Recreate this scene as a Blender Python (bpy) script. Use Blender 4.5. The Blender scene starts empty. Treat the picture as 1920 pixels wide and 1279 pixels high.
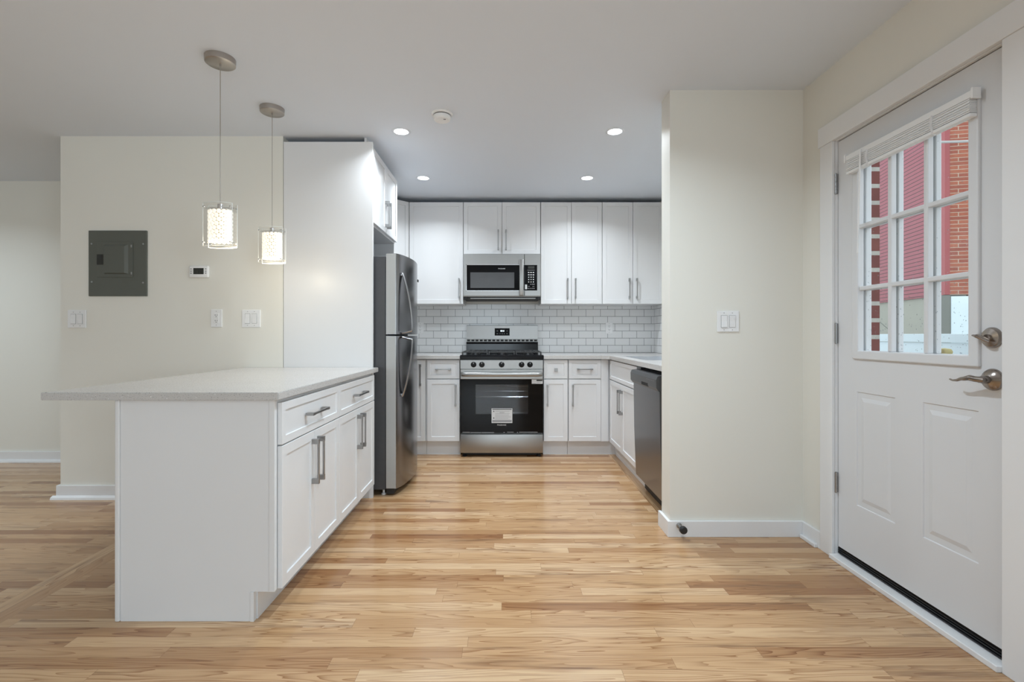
import bpy, bmesh, math, random
from mathutils import Vector, Matrix

C = bpy.context.scene.collection
SC = bpy.context.scene
PI = math.pi
R = math.radians

# ------------------------------------------------------------------ camera
cam_data = bpy.data.cameras.new('camera')
cam = bpy.data.objects.new('camera', cam_data)
C.objects.link(cam)
cam_data.sensor_width = 36.0
cam_data.lens = 900.0 / 1920.0 * 36.0
cam_data.shift_x = 12.0 / 1920.0
cam_data.shift_y = -10.5 / 1920.0
cam_data.clip_start = 0.05
cam.location = (0, 0, 1.12)
cam.rotation_euler = (R(90), 0, 0)
SC.camera = cam

# ------------------------------------------------------------------ view, world, added daylight
SC.view_settings.view_transform = 'Standard'
SC.view_settings.look = 'None'
SC.view_settings.gamma = 1.0
SC.view_settings.use_curve_mapping = False
SC.view_settings.exposure = 0.18

world = bpy.data.worlds.new('overcast_sky')
SC.world = world
world.use_nodes = True
bgn = world.node_tree.nodes['Background']
bgn.inputs['Color'].default_value = (0.86, 0.94, 1.0, 1)
bgn.inputs['Strength'].default_value = 1.6


def area_light(name, loc, rot, sx, sy, power, col=(1, 1, 1)):
    l = bpy.data.lights.new(name, 'AREA')
    l.shape = 'RECTANGLE'
    l.size, l.size_y = sx, sy
    l.energy = power
    l.color = col
    o = bpy.data.objects.new(name, l)
    C.objects.link(o)
    o.location = loc
    o.rotation_euler = rot
    return o


# added area lights standing in for unseen windows behind the camera
DAY = (0.72, 0.88, 1.0)
LED = (0.84, 0.93, 1.0)
area_light('added_daylight', (-4.2, -8.94, 1.55), (R(90), 0, 0), 2.2, 1.5, 48, DAY)
area_light('added_daylight', (-0.6, -8.94, 1.55), (R(90), 0, 0), 2.2, 1.5, 48, DAY)
# one more added on the door side to brighten the peninsula doors
area_light('added_daylight', (1.62, -1.6, 1.5), (R(90), 0, R(90)), 1.6, 1.4, 60, DAY)

# ------------------------------------------------------------------ node helpers


class NT:
    def __init__(self, name):
        self.m = bpy.data.materials.new(name)
        self.m.use_nodes = True
        self.t = self.m.node_tree
        self.b = self.t.nodes['Principled BSDF']
        self.out = self.t.nodes['Material Output']

    def n(self, kind, **kw):
        nd = self.t.nodes.new(kind)
        for k, v in kw.items():
            setattr(nd, k, v)
        return nd

    def l(self, a, b):
        self.t.links.new(a, b)

    def put(self, sock, v):
        if hasattr(v, 'is_linked') or isinstance(v, bpy.types.NodeSocket):
            self.l(v, sock)
        else:
            sock.default_value = v

    def math(self, op, a, b=None, c=None):
        nd = self.n('ShaderNodeMath', operation=op)
        self.put(nd.inputs[0], a)
        if b is not None:
            self.put(nd.inputs[1], b)
        if c is not None:
            self.put(nd.inputs[2], c)
        return nd.outputs[0]

    def mix(self, fac, a, b, blend='MIX'):
        nd = self.n('ShaderNodeMix', data_type='RGBA', blend_type=blend)
        self.put(nd.inputs[0], fac)
        for s, v in ((nd.inputs[6], a), (nd.inputs[7], b)):
            if isinstance(v, tuple):
                s.default_value = (v[0], v[1], v[2], 1)
            else:
                self.l(v, s)
        return nd.outputs[2]

    def fmix(self, fac, a, b):
        nd = self.n('ShaderNodeMix', data_type='FLOAT')
        self.put(nd.inputs[0], fac)
        self.put(nd.inputs[2], a)
        self.put(nd.inputs[3], b)
        return nd.outputs[0]

    def comb(self, x, y, z):
        nd = self.n('ShaderNodeCombineXYZ')
        for s, v in zip(nd.inputs, (x, y, z)):
            self.put(s, v)
        return nd.outputs[0]

    def pos(self):
        g = self.n('ShaderNodeNewGeometry')
        s = self.n('ShaderNodeSeparateXYZ')
        self.l(g.outputs['Position'], s.inputs[0])
        return g.outputs['Position'], s.outputs[0], s.outputs[1], s.outputs[2]

    def obj(self):
        g = self.n('ShaderNodeTexCoord')
        return g.outputs['Object']

    def noise(self, vec, scale, detail=3, rough=0.5, dist=0.0):
        nd = self.n('ShaderNodeTexNoise')
        self.l(vec, nd.inputs['Vector'])
        nd.inputs['Scale'].default_value = scale
        nd.inputs['Detail'].default_value = detail
        nd.inputs['Roughness'].default_value = rough
        nd.inputs['Distortion'].default_value = dist
        return nd.outputs['Fac']

    def ramp(self, fac, stops):
        nd = self.n('ShaderNodeValToRGB')
        cr = nd.color_ramp
        while len(cr.elements) < len(stops):
            cr.elements.new(0.5)
        for e, (p, c) in zip(cr.elements, stops):
            e.position = p
            e.color = (c[0], c[1], c[2], 1)
        self.put(nd.inputs[0], fac)
        return nd.outputs[0]

    def bump(self, h, strength, dist=0.001):
        nd = self.n('ShaderNodeBump')
        nd.inputs['Strength'].default_value = strength
        nd.inputs['Distance'].default_value = dist
        self.l(h, nd.inputs['Height'])
        self.l(nd.outputs[0], self.b.inputs['Normal'])


def principled(name, col, rough=0.5, metal=0.0, noise=0.0, nscale=8.0, stretch=None, coat=0.0, spec=0.5, emit=None, estr=0.0, bump=0.0):
    """a plain coloured surface with a little procedural variation in tone and gloss"""
    k = NT(name)
    b = k.b
    b.inputs['Metallic'].default_value = metal
    b.inputs['Specular IOR Level'].default_value = spec
    b.inputs['Coat Weight'].default_value = coat
    b.inputs['Coat Roughness'].default_value = 0.08
    vec = k.obj()
    if stretch:
        mp = k.n('ShaderNodeMapping')
        mp.inputs['Scale'].default_value = stretch
        k.l(vec, mp.inputs['Vector'])
        vec = mp.outputs[0]
    f = k.noise(vec, nscale, 4)
    lo = tuple(max(0, c * (1 - noise)) for c in col)
    hi = tuple(min(1, c * (1 + noise)) for c in col)
    k.l(k.mix(f, lo, hi), b.inputs['Base Color'])
    k.l(k.math('MULTIPLY_ADD', f, 0.08, rough - 0.04), b.inputs['Roughness'])
    if bump:
        k.bump(f, bump)
    if emit:
        b.inputs['Emission Color'].default_value = (*emit, 1)
        b.inputs['Emission Strength'].default_value = estr
    return k.m


M = {}
M['wall'] = principled('cream_wall_paint', (0.805, 0.785, 0.720), 0.55, noise=0.012, nscale=3, spec=0.3)
M['ceiling'] = principled('ceiling_paint', (0.780, 0.837, 0.920), 0.7, noise=0.01, nscale=2, spec=0.2)
M['trim'] = principled('white_trim_paint', (0.82, 0.82, 0.825), 0.35, noise=0.01)
M['cab'] = principled('white_cabinet_lacquer', (0.765, 0.765, 0.77), 0.33, noise=0.008, nscale=4)
M['cab_in'] = principled('cabinet_underside', (0.60, 0.60, 0.60), 0.5, noise=0.03)
M['door'] = principled('white_door_paint', (0.71, 0.715, 0.73), 0.4, noise=0.01)
M['plastic'] = principled('white_plastic', (0.84, 0.84, 0.84), 0.3, noise=0.01)
M['nickel'] = principled('brushed_nickel', (0.36, 0.36, 0.36), 0.32, metal=1.0, noise=0.06, nscale=60, stretch=(1, 1, 12))
M['satin'] = principled('satin_nickel_canopy', (0.46, 0.42, 0.385), 0.3, metal=1.0, noise=0.04)
M['bronze'] = principled('antique_pewter', (0.33, 0.29, 0.26), 0.24, metal=1.0, noise=0.1, nscale=20)
M['steel'] = principled('stainless_steel', (0.365, 0.36, 0.35), 0.36, metal=1.0, noise=0.05, nscale=14, stretch=(0.4, 0.4, 30))
M['steel_v'] = principled('stainless_door', (0.25, 0.25, 0.26), 0.24, metal=1.0, noise=0.03, nscale=20, stretch=(12, 12, 0.5))
M['steel_h'] = principled('polished_handle_steel', (0.42, 0.42, 0.43), 0.22, metal=1.0)
M['steel_d'] = principled('stainless_dishwasher', (0.22, 0.22, 0.225), 0.3, metal=1.0, noise=0.02, nscale=20, stretch=(12, 12, 0.5))
M['fridge_side'] = principled('charcoal_side_metal', (0.060, 0.060, 0.064), 0.45, noise=0.12, nscale=30)
M['fridge_edge'] = principled('grey_door_edge', (0.42, 0.42, 0.41), 0.4, metal=0.2, noise=0.04)
M['dw_panel'] = principled('dishwasher_control_strip', (0.11, 0.11, 0.113), 0.35, metal=0.5, noise=0.05)
M['black'] = principled('black_enamel', (0.005, 0.005, 0.006), 0.14, noise=0.1, spec=0.3)
M['black_glass'] = principled('black_glass', (0.003, 0.003, 0.0035), 0.08, noise=0.1, spec=0.16)
M['iron'] = principled('cast_iron', (0.030, 0.030, 0.031), 0.25, noise=0.2, nscale=80)
M['black_m'] = principled('black_rubber', (0.015, 0.015, 0.016), 0.55, noise=0.2)
M['dark_gap'] = principled('dark_recess', (0.02, 0.02, 0.02), 0.8)
M['oven_in'] = principled('oven_cavity', (0.10, 0.10, 0.105), 0.5, noise=0.15)
M['mw_win'] = principled('microwave_mesh_window', (0.07, 0.07, 0.072), 0.22, noise=0.1)
M['chrome'] = principled('chrome_wire', (0.8, 0.8, 0.8), 0.15, metal=1.0)
M['panel_grey'] = principled('grey_enamel_panel', (0.105, 0.112, 0.095), 0.38, noise=0.05, nscale=6)
M['panel_dark'] = principled('dark_latch', (0.02, 0.021, 0.018), 0.4)
M['lcd'] = principled('lcd_glass', (0.035, 0.037, 0.032), 0.2)
M['lcd_seg'] = principled('lcd_segment', (0.010, 0.010, 0.009), 0.4)
M['key_grey'] = principled('grey_print', (0.22, 0.22, 0.22), 0.5)
M['print_w'] = principled('white_print', (0.75, 0.75, 0.75), 0.5)
M['print_k'] = principled('black_print', (0.02, 0.02, 0.02), 0.5)
M['led'] = principled('display_digits', (0.8, 0.9, 0.95), 0.4, emit=(0.85, 0.95, 1.0), estr=1.4)
M['paper'] = principled('label_paper', (0.70, 0.70, 0.70), 0.6, noise=0.02)
M['print_g'] = principled('grey_label_text', (0.30, 0.30, 0.31), 0.6)
M['bulb'] = principled('lit_diffuser', (1, 1, 1), 0.5, emit=(1.0, 1.0, 1.0), estr=14)
M['lamp_core'] = principled('lit_lamp_core', (0.35, 0.30, 0.22), 0.5, emit=(1.0, 0.80, 0.52), estr=0.12)
M['blind'] = principled('white_vinyl_slats', (0.84, 0.84, 0.84), 0.4, noise=0.02)
M['sink'] = principled('sink_steel', (0.72, 0.74, 0.77), 0.25, metal=1.0, noise=0.04)
M['fence'] = principled('pale_vinyl_fence', (0.70, 0.83, 0.88), 0.45, noise=0.03)
M['red_trim'] = principled('red_corner_trim', (0.34, 0.070, 0.075), 0.5, noise=0.08)
M['found'] = principled('grey_foundation', (0.36, 0.36, 0.31), 0.85, noise=0.07, nscale=3)
M['found_w'] = principled('painted_foundation', (0.74, 0.85, 0.89), 0.8, noise=0.04, nscale=5)
M['found_d'] = principled('foundation_corner_shade', (0.20, 0.21, 0.19), 0.85, noise=0.06)  # darker grey holds the corner's shade; the crack uses it too
M['ground'] = principled('concrete_ground', (0.36, 0.36, 0.35), 0.9, noise=0.1)
M['cable'] = principled('grey_cable', (0.45, 0.44, 0.43), 0.6)
M['post'] = principled('weathered_wood_cap', (0.42, 0.36, 0.16), 0.7, noise=0.25, nscale=30)
M['side_roof'] = principled('asphalt_shingle', (0.10, 0.10, 0.10), 0.9, noise=0.2, nscale=10)


def make_floor():
    k = NT('oak_strip_floor')
    P, X, Y, Z = k.pos()
    W = 0.0575
    a = k.math('MULTIPLY', k.math('GREATER_THAN', X, -2.108), k.math('LESS_THAN', X, -1.965))
    b1 = k.math('MULTIPLY', k.math('GREATER_THAN', X, 0.960), k.math('GREATER_THAN', Y, 2.95))
    strip = k.math('MAXIMUM', a, b1)
    ys = k.math('MULTIPLY', k.math('ADD', X, 2.108 + 14.3), W / 0.0715)
    u0 = k.fmix(strip, X, Y)
    v0 = k.fmix(strip, Y, ys)
    v = k.math('DIVIDE', v0, W)
    row = k.math('FLOOR', v)
    wn = k.n('ShaderNodeTexWhiteNoise', noise_dimensions='1D')
    k.l(row, wn.inputs['W'])
    r1 = wn.outputs['Value']
    L = k.math('MULTIPLY_ADD', k.math('FRACT', k.math('MULTIPLY', r1, 13.7)), 1.0, 0.5)
    u = k.math('DIVIDE', k.math('MULTIPLY_ADD', r1, 9.1, u0), L)
    col = k.math('FLOOR', u)
    idn = k.math('ADD', k.math('MULTIPLY', row, 17.31), k.math('MULTIPLY', col, 3.77))
    wn2 = k.n('ShaderNodeTexWhiteNoise', noise_dimensions='1D')
    k.l(idn, wn2.inputs['W'])
    t = wn2.outputs['Value']
    sep = k.n('ShaderNodeSeparateColor')
    k.l(wn2.outputs['Color'], sep.inputs[0])
    t2, t3 = sep.outputs[0], sep.outputs[1]
    # tone of each board
    base = k.ramp(t, [(0.0, (0.330, 0.160, 0.070)), (0.13, (0.430, 0.240, 0.115)), (0.30, (0.525, 0.320, 0.165)), (0.7, (0.575, 0.365, 0.195)), (1.0, (0.650, 0.450, 0.270))])
    # cathedral grain: contour lines of a stretched noise
    gv = k.comb(k.math('MULTIPLY_ADD', t2, 37.0, k.math('MULTIPLY', u0, 1.05)), k.math('MULTIPLY_ADD', t3, 61.0, k.math('MULTIPLY', v0, 15.0)), k.math('MULTIPLY', t, 23.0))
    g = k.noise(gv, 1.0, 2, 0.40, 0.10)
    rings = k.math('FRACT', k.math('MULTIPLY', g, 15.0))
    ringl = k.math('POWER', rings, 3.0)
    amp = k.math('MULTIPLY_ADD', t3, 0.75, 0.25)
    c1 = k.mix(k.math('MULTIPLY', ringl, amp), base, k.mix(1.0, base, (0.50, 0.36, 0.26), 'MULTIPLY'))
    # fine pores
    fv = k.comb(k.math('MULTIPLY_ADD', t2, 11.0, k.math('MULTIPLY', u0, 9.0)), k.math('MULTIPLY', v0, 330.0), t)
    f = k.noise(fv, 1.0, 3, 0.6)
    c2 = k.mix(k.math('MULTIPLY', k.math('SUBTRACT', f, 0.42), 0.9), c1, k.mix(1.0, c1, (0.72, 0.60, 0.50), 'MULTIPLY'))
    # mineral streaks
    sv = k.comb(k.math('MULTIPLY_ADD', t3, 29.0, k.math('MULTIPLY', u0, 1.6)), k.math('MULTIPLY_ADD', t2, 43.0, k.math('MULTIPLY', v0, 24.0)), k.math('MULTIPLY', t, 9.0))
    s = k.noise(sv, 1.0, 4, 0.6, 0.3)
    sm = k.n('ShaderNodeMapRange')
    k.l(s, sm.inputs[0])
    sm.inputs[1].default_value = 0.56
    sm.inputs[2].default_value = 0.72
    sm.inputs[3].default_value = 0.0
    sm.inputs[4].default_value = 0.8
    c3 = k.mix(sm.outputs[0], c2, (0.20, 0.10, 0.05))
    # joints between boards
    fy = k.math('FRACT', v)
    ey = k.math('MULTIPLY', k.math('MINIMUM', fy, k.math('SUBTRACT', 1.0, fy)), W)
    fu = k.math('FRACT', u)
    eu = k.math('MULTIPLY', k.math('MINIMUM', fu, k.math('SUBTRACT', 1.0, fu)), L)
    gap = k.math('MAXIMUM', k.math('LESS_THAN', ey, 0.0005), k.math('LESS_THAN', eu, 0.0007))
    c4 = k.mix(k.math('MULTIPLY', gap, 0.55), c3, (0.16, 0.075, 0.035))
    k.l(c4, k.b.inputs['Base Color'])
    k.l(k.math('MULTIPLY_ADD', f, 0.10, 0.13), k.b.inputs['Roughness'])
    k.b.inputs['Specular IOR Level'].default_value = 0.45
    k.bump(k.math('SUBTRACT', k.math('MULTIPLY', f, 0.15), gap), 0.12, 0.0006)
    return k.m


def make_quartz():
    k = NT('speckled_quartz')
    P, X, Y, Z = k.pos()
    a = k.noise(P, 240, 2, 0.55)
    b = k.noise(P, 150, 2, 0.5)
    c = k.noise(P, 2.5, 3, 0.5)
    base = k.mix(c, (0.525, 0.505, 0.485), (0.60, 0.58, 0.56))
    dk = k.n('ShaderNodeMapRange')
    k.l(a, dk.inputs[0])
    dk.inputs[1].default_value = 0.605
    dk.inputs[2].default_value = 0.65
    dk.inputs[4].default_value = 0.75
    c1 = k.mix(dk.outputs[0], base, (0.20, 0.19, 0.185))
    wt = k.n('ShaderNodeMapRange')
    k.l(b, wt.inputs[0])
    wt.inputs[1].default_value = 0.66
    wt.inputs[2].default_value = 0.72
    wt.inputs[4].default_value = 0.8
    k.l(k.mix(wt.outputs[0], c1, (0.86, 0.86, 0.86)), k.b.inputs['Base Color'])
    k.b.inputs['Roughness'].default_value = 0.24
    return k.m


def make_brick(name, u_expr, v_off, bw, rh, mortar, c1, c2, cm, u_off=0.0, rough=0.85, bumpd=0.004, smooth=0.1, varied=0.0, bias=0.0):
    k = NT(name)
    P, X, Y, Z = k.pos()
    u = {'x': X, 'y': Y, 'xy': k.math('ADD', X, Y)}[u_expr]
    vec = k.comb(k.math('ADD', u, u_off), k.math('SUBTRACT', Z, v_off), 0.0)
    br = k.n('ShaderNodeTexBrick')
    br.offset = 0.5
    k.l(vec, br.inputs['Vector'])
    br.inputs['Color1'].default_value = (*c1, 1)
    br.inputs['Color2'].default_value = (*c2, 1)
    br.inputs['Mortar'].default_value = (*cm, 1)
    br.inputs['Scale'].default_value = 1.0
    br.inputs['Mortar Size'].default_value = mortar
    br.inputs['Mortar Smooth'].default_value = smooth
    br.inputs['Bias'].default_value = bias
    br.inputs['Brick Width'].default_value = bw
    br.inputs['Row Height'].default_value = rh
    col = br.outputs['Color']
    if varied:
        n = k.noise(P, 26, 4, 0.6)
        col = k.mix(k.math('MULTIPLY', n, varied), col, k.mix(1.0, col, (0.45, 0.40, 0.40), 'MULTIPLY'))
    k.l(col, k.b.inputs['Base Color'])
    k.b.inputs['Roughness'].default_value = rough
    k.bump(k.math('SUBTRACT', 1.0, br.outputs['Fac']), 0.6, bumpd)
    return k.m


def make_siding():
    k = NT('red_lap_siding')
    P, X, Y, Z = k.pos()
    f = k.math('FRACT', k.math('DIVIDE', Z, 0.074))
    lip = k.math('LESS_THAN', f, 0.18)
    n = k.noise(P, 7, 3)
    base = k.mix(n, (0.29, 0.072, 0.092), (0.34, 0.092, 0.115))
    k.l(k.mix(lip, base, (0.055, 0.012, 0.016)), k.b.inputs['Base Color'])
    k.b.inputs['Roughness'].default_value = 0.55
    return k.m


def make_glass(name, tint=(0.97, 0.985, 0.985), rough=0.0, refl=0.025):
    """thin clear pane: mostly see-through with a mirror reflection that grows at grazing angles"""
    k = NT(name)
    tr = k.n('ShaderNodeBsdfTransparent')
    tr.inputs[0].default_value = (*tint, 1)
    gl = k.n('ShaderNodeBsdfGlossy')
    gl.inputs['Roughness'].default_value = rough
    lw = k.n('ShaderNodeLayerWeight')
    fres = k.math('MULTIPLY_ADD', k.math('POWER', lw.outputs['Facing'], 5.0), 0.9, refl)
    mx = k.n('ShaderNodeMixShader')
    k.l(fres, mx.inputs[0])
    k.l(tr.outputs[0], mx.inputs[1])
    k.l(gl.outputs[0], mx.inputs[2])
    k.l(mx.outputs[0], k.out.inputs[0])
    return k.m


M['floor'] = make_floor()
M['quartz'] = make_quartz()
M['tile_back'] = make_brick('subway_tile', 'x', 0.938, 0.154, 0.0765, 0.0022, (0.79, 0.79, 0.79), (0.81, 0.81, 0.81), (0.27, 0.27, 0.27), 0.38, 0.16, 0.0015)
M['tile_side'] = make_brick('subway_tile_return', 'y', 0.938, 0.154, 0.0765, 0.0022, (0.79, 0.79, 0.79), (0.81, 0.81, 0.81), (0.27, 0.27, 0.27), 0.02, 0.16, 0.0015)
M['brick_far'] = make_brick('orange_brick', 'xy', 0.0, 0.28, 0.068, 0.0055, (0.50, 0.165, 0.095), (0.38, 0.110, 0.072), (0.60, 0.48, 0.37), 0.0, 0.9, 0.006, varied=0.7)
M['brick_near'] = make_brick('dark_red_brick', 'xy', 0.02, 0.50, 0.084, 0.011, (0.26, 0.072, 0.058), (0.20, 0.055, 0.05), (0.62, 0.60, 0.54), 0.39, 0.9, 0.006, varied=0.8)
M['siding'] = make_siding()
M['glass'] = make_glass('window_glass')
M['glass_lamp'] = make_glass('lamp_glass', (0.985, 0.985, 0.98), 0.0, 0.05)
M['oven_glass'] = make_glass('oven_door_glass', (0.60, 0.60, 0.61), 0.03, 0.03)
M['drop'] = make_glass('raindrop_water', (0.62, 0.66, 0.70), 0.15, 0.34)
M['glass_edge_shine'] = principled('painted_edge_shine', (0.86, 0.88, 0.86), 0.2)  # white paints the lamp's shine along the plate edges
M['crystal'] = principled('crystal_bead', (1.0, 0.97, 0.90), 0.05, emit=(1.0, 0.94, 0.80), estr=0.50, spec=0.8)

# ------------------------------------------------------------------ mesh helpers


class MB:
    def __init__(self):
        self.bm = bmesh.new()

    def box(self, x0, x1, y0, y1, z0, z1, bev=0.0, seg=2):
        r = bmesh.ops.create_cube(self.bm, size=1.0)
        vs = r['verts']
        for v in vs:
            v.co = Vector(((x0 + x1) / 2 + v.co.x * (x1 - x0), (y0 + y1) / 2 + v.co.y * (y1 - y0), (z0 + z1) / 2 + v.co.z * (z1 - z0)))
        if bev:
            es = list({e for v in vs for e in v.link_edges})
            bmesh.ops.bevel(self.bm, geom=es, offset=bev, segments=seg, affect='EDGES', profile=0.5)
        return self

    def prism(self, pts, fn, a, b):
        """pts: outline in 2-D; fn(u, v, w) -> 3-D point; extruded from w=a to w=b"""
        A = [self.bm.verts.new(fn(u, v, a)) for u, v in pts]
        B = [self.bm.verts.new(fn(u, v, b)) for u, v in pts]
        n = len(pts)
        fs = [self.bm.faces.new(A), self.bm.faces.new(list(reversed(B)))]
        for i in range(n):
            fs.append(self.bm.faces.new((A[i], B[i], B[(i + 1) % n], A[(i + 1) % n])))
        bmesh.ops.recalc_face_normals(self.bm, faces=fs)
        return self

    def lathe(self, prof, org, axis='z', n=32):
        """prof: (radius, height) pairs along the axis"""
        o = Vector(org)

        def pt(r, h, a):
            c, s = r * math.cos(a), r * math.sin(a)
            return o + Vector({'z': (c, s, h), 'y': (c, h, s), 'x': (h, c, s)}[axis])
        rings = []
        for r, h in prof:
            if r < 1e-6:
                rings.append([self.bm.verts.new(pt(0, h, 0))])
            else:
                rings.append([self.bm.verts.new(pt(r, h, 2 * PI * i / n)) for i in range(n)])
        fs = []
        for a, b in zip(rings, rings[1:]):
            for i in range(n):
                j = (i + 1) % n
                if len(a) == 1 and len(b) == 1:
                    continue
                if len(a) == 1:
                    fs.append(self.bm.faces.new((a[0], b[i], b[j])))
                elif len(b) == 1:
                    fs.append(self.bm.faces.new((a[i], b[0], a[j])))
                else:
                    fs.append(self.bm.faces.new((a[i], b[i], b[j], a[j])))
        if len(rings[0]) > 1:
            fs.append(self.bm.faces.new(rings[0]))
        if len(rings[-1]) > 1:
            fs.append(self.bm.faces.new(rings[-1]))
        bmesh.ops.recalc_face_normals(self.bm, faces=fs)
        return self

    def sweep(self, path, rx, ry=None, up=(0, 0, 1), n=12, square=False, cap=True):
        """sweep an ellipse (or a rectangle) along a path; rx, ry may be lists"""
        path = [Vector(p) for p in path]
        m = len(path)
        rxs = rx if isinstance(rx, (list, tuple)) else [rx] * m
        if ry is None:
            ry = rx
        rys = ry if isinstance(ry, (list, tuple)) else [ry] * m
        up = Vector(up)
        rings = []
        for i, p in enumerate(path):
            t = (path[min(i + 1, m - 1)] - path[max(i - 1, 0)]).normalized()
            s = t.cross(up)
            if s.length < 1e-4:
                s = t.cross(Vector((1, 0, 0)))
            s.normalize()
            w = s.cross(t).normalized()
            if square:
                ks = [(1, 1), (-1, 1), (-1, -1), (1, -1)]
                rings.append([self.bm.verts.new(p + s * a * rxs[i] + w * b * rys[i]) for a, b in ks])
            else:
                rings.append([self.bm.verts.new(p + s * math.cos(2 * PI * q / n) * rxs[i] + w * math.sin(2 * PI * q / n) * rys[i]) for q in range(n)])
        fs = []
        for a, b in zip(rings, rings[1:]):
            q = len(a)
            for i in range(q):
                fs.append(self.bm.faces.new((a[i], a[(i + 1) % q], b[(i + 1) % q], b[i])))
        if cap:
            fs.append(self.bm.faces.new(rings[0]))
            fs.append(self.bm.faces.new(list(reversed(rings[-1]))))
        bmesh.ops.recalc_face_normals(self.bm, faces=fs)
        return self

    def cyl(self, p0, p1, r, r1=None, n=24):
        p0, p1 = Vector(p0), Vector(p1)
        up = (0, 0, 1) if abs((p1 - p0).normalized().z) < 0.9 else (0, 1, 0)
        return self.sweep([p0, p1], [r, r if r1 is None else r1], [r, r if r1 is None else r1], up, n)

    def tilt(self, M4):
        bmesh.ops.transform(self.bm, matrix=M4, verts=self.bm.verts)
        return self

    def build(self, name, mat, parent=None, smooth=False):
        me = bpy.data.meshes.new(name)
        self.bm.to_mesh(me)
        self.bm.free()
        me.materials.append(M[mat] if isinstance(mat, str) else mat)
        if smooth:
            me.shade_smooth()
            me.set_sharp_from_angle(angle=R(38))
        o = bpy.data.objects.new(name, me)
        C.objects.link(o)
        if parent:
            o.parent = parent
        return o


def B(*a, **k):
    return MB().box(*a, **k)


def tag(o, label=None, cat=None, group=None, kind=None):
    if label:
        o['label'] = label
    if cat:
        o['category'] = cat
    if group:
        o['group'] = group
    if kind:
        o['kind'] = kind
    return o


def thing(name, label, cat, loc=(0, 0, 0), rz=0.0, group=None, kind=None):
    o = bpy.data.objects.new(name, None)
    o.empty_display_size = 0.1
    C.objects.link(o)
    o.location = loc
    o.rotation_euler = (0, 0, R(rz))
    return tag(o, label, cat, group, kind)


def struct(name, mb, mat, label=None, cat=None, smooth=False):
    o = mb.build(name, mat, smooth=smooth)
    return tag(o, label, cat, kind='structure')


def dup(root, loc, label):
    r = root.copy()
    C.objects.link(r)
    r.location = loc
    r['label'] = label
    for ch in list(root.children):
        c = ch.copy()
        C.objects.link(c)
        c.parent = r
        for g in list(ch.children):
            d = g.copy()
            C.objects.link(d)
            d.parent = c
    return r


def lettering(name, text, size, loc, rot, mat, parent, depth=0.0004):
    cu = bpy.data.curves.new(name, 'FONT')
    cu.body = text
    cu.size = size
    cu.extrude = depth
    cu.align_x = 'CENTER'
    cu.align_y = 'CENTER'
    cu.resolution_u = 3
    tmp = bpy.data.objects.new(name, cu)
    C.objects.link(tmp)
    dg = bpy.context.evaluated_depsgraph_get()
    me = bpy.data.meshes.new_from_object(tmp.evaluated_get(dg))
    bpy.data.objects.remove(tmp)
    bpy.data.curves.remove(cu)
    me.name = name
    me.materials.clear()
    me.materials.append(M[mat])
    me.transform(Matrix.Translation(loc) @ rot.to_4x4())
    o = bpy.data.objects.new(name, me)
    C.objects.link(o)
    o.parent = parent
    return o


FRONT = Matrix.Rotation(R(90), 3, 'X')       # lettering that faces -y

# ------------------------------------------------------------------ room shell
ZC = 2.49            # ceiling
XR = 1.66            # right wall of the entry
YL = 3.30            # left wall with the breaker panel
YB = 5.10            # kitchen back wall

struct('floor', B(-6.0, 1.80, -9.0, 5.25, -0.06, 0.0), 'floor', 'honey oak strip floor running across the room', 'floor')
struct('ceiling', B(-6.0, 1.80, -9.0, 5.25, ZC, ZC + 0.08), 'ceiling', 'flat white ceiling over kitchen and entry', 'ceiling')
struct('wall_back', B(-1.53, 1.72, YB, YB + 0.12, 0, ZC), 'wall', 'back wall of the kitchen behind the tiles', 'wall')
# the partition with the breaker panel, and the kitchen's own left side behind it
struct('wall_left', MB().box(-3.06, -1.53, YL, YB + 0.12, 0, ZC), 'wall', 'cream wall carrying the grey breaker panel and thermostat', 'wall')
struct('wall_hall', B(-6.0, -3.06, 4.26, 4.36, 0, ZC), 'wall', 'cream wall at the far end of the hall on the left', 'wall')
struct('wall_side', B(-6.12, -6.0, -9.0, 4.36, 0, ZC), 'wall')
# kitchen right wall
struct('wall_kitchen', B(1.58, 1.72, 2.82, YB, 0, ZC), 'wall', 'kitchen right wall behind the short partition', 'wall')
# short stub wall between kitchen and entry
struct('wall_stub', B(0.917, XR + 0.08, 2.68, 2.82, 0, ZC), 'wall', 'short cream stub wall between kitchen and entry door', 'wall')
# entry wall with the door opening
wr = MB()
wr.box(XR, XR + 0.08, 2.436, 2.68, 0, ZC)
wr.box(XR, XR + 0.08, -0.8, 1.578, 0, ZC)
wr.box(XR, XR + 0.08, -9.0, -2.4, 0, ZC)
wr.box(XR, XR + 0.08, -2.4, -0.8, 0, 0.8)
wr.box(XR, XR + 0.08, -2.4, -0.8, 2.2, ZC)
wr.box(XR, XR + 0.08, 1.578, 2.436, 2.115, ZC)
struct('wall_right', wr, 'wall', 'cream wall around the white entry door', 'wall')
# wall behind the camera with two openings for the added daylight
wb = MB()
for a, b in ((-6.0, -5.3), (-3.1, -1.7), (0.5, 1.74)):
    wb.box(a, b, -9.12, -9.0, 0, ZC)
for a, b in ((-5.3, -3.1), (-1.7, 0.5)):
    wb.box(a, b, -9.12, -9.0, 0, 0.8)
    wb.box(a, b, -9.12, -9.0, 2.3, ZC)
struct('wall_rear', wb, 'wall')

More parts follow.
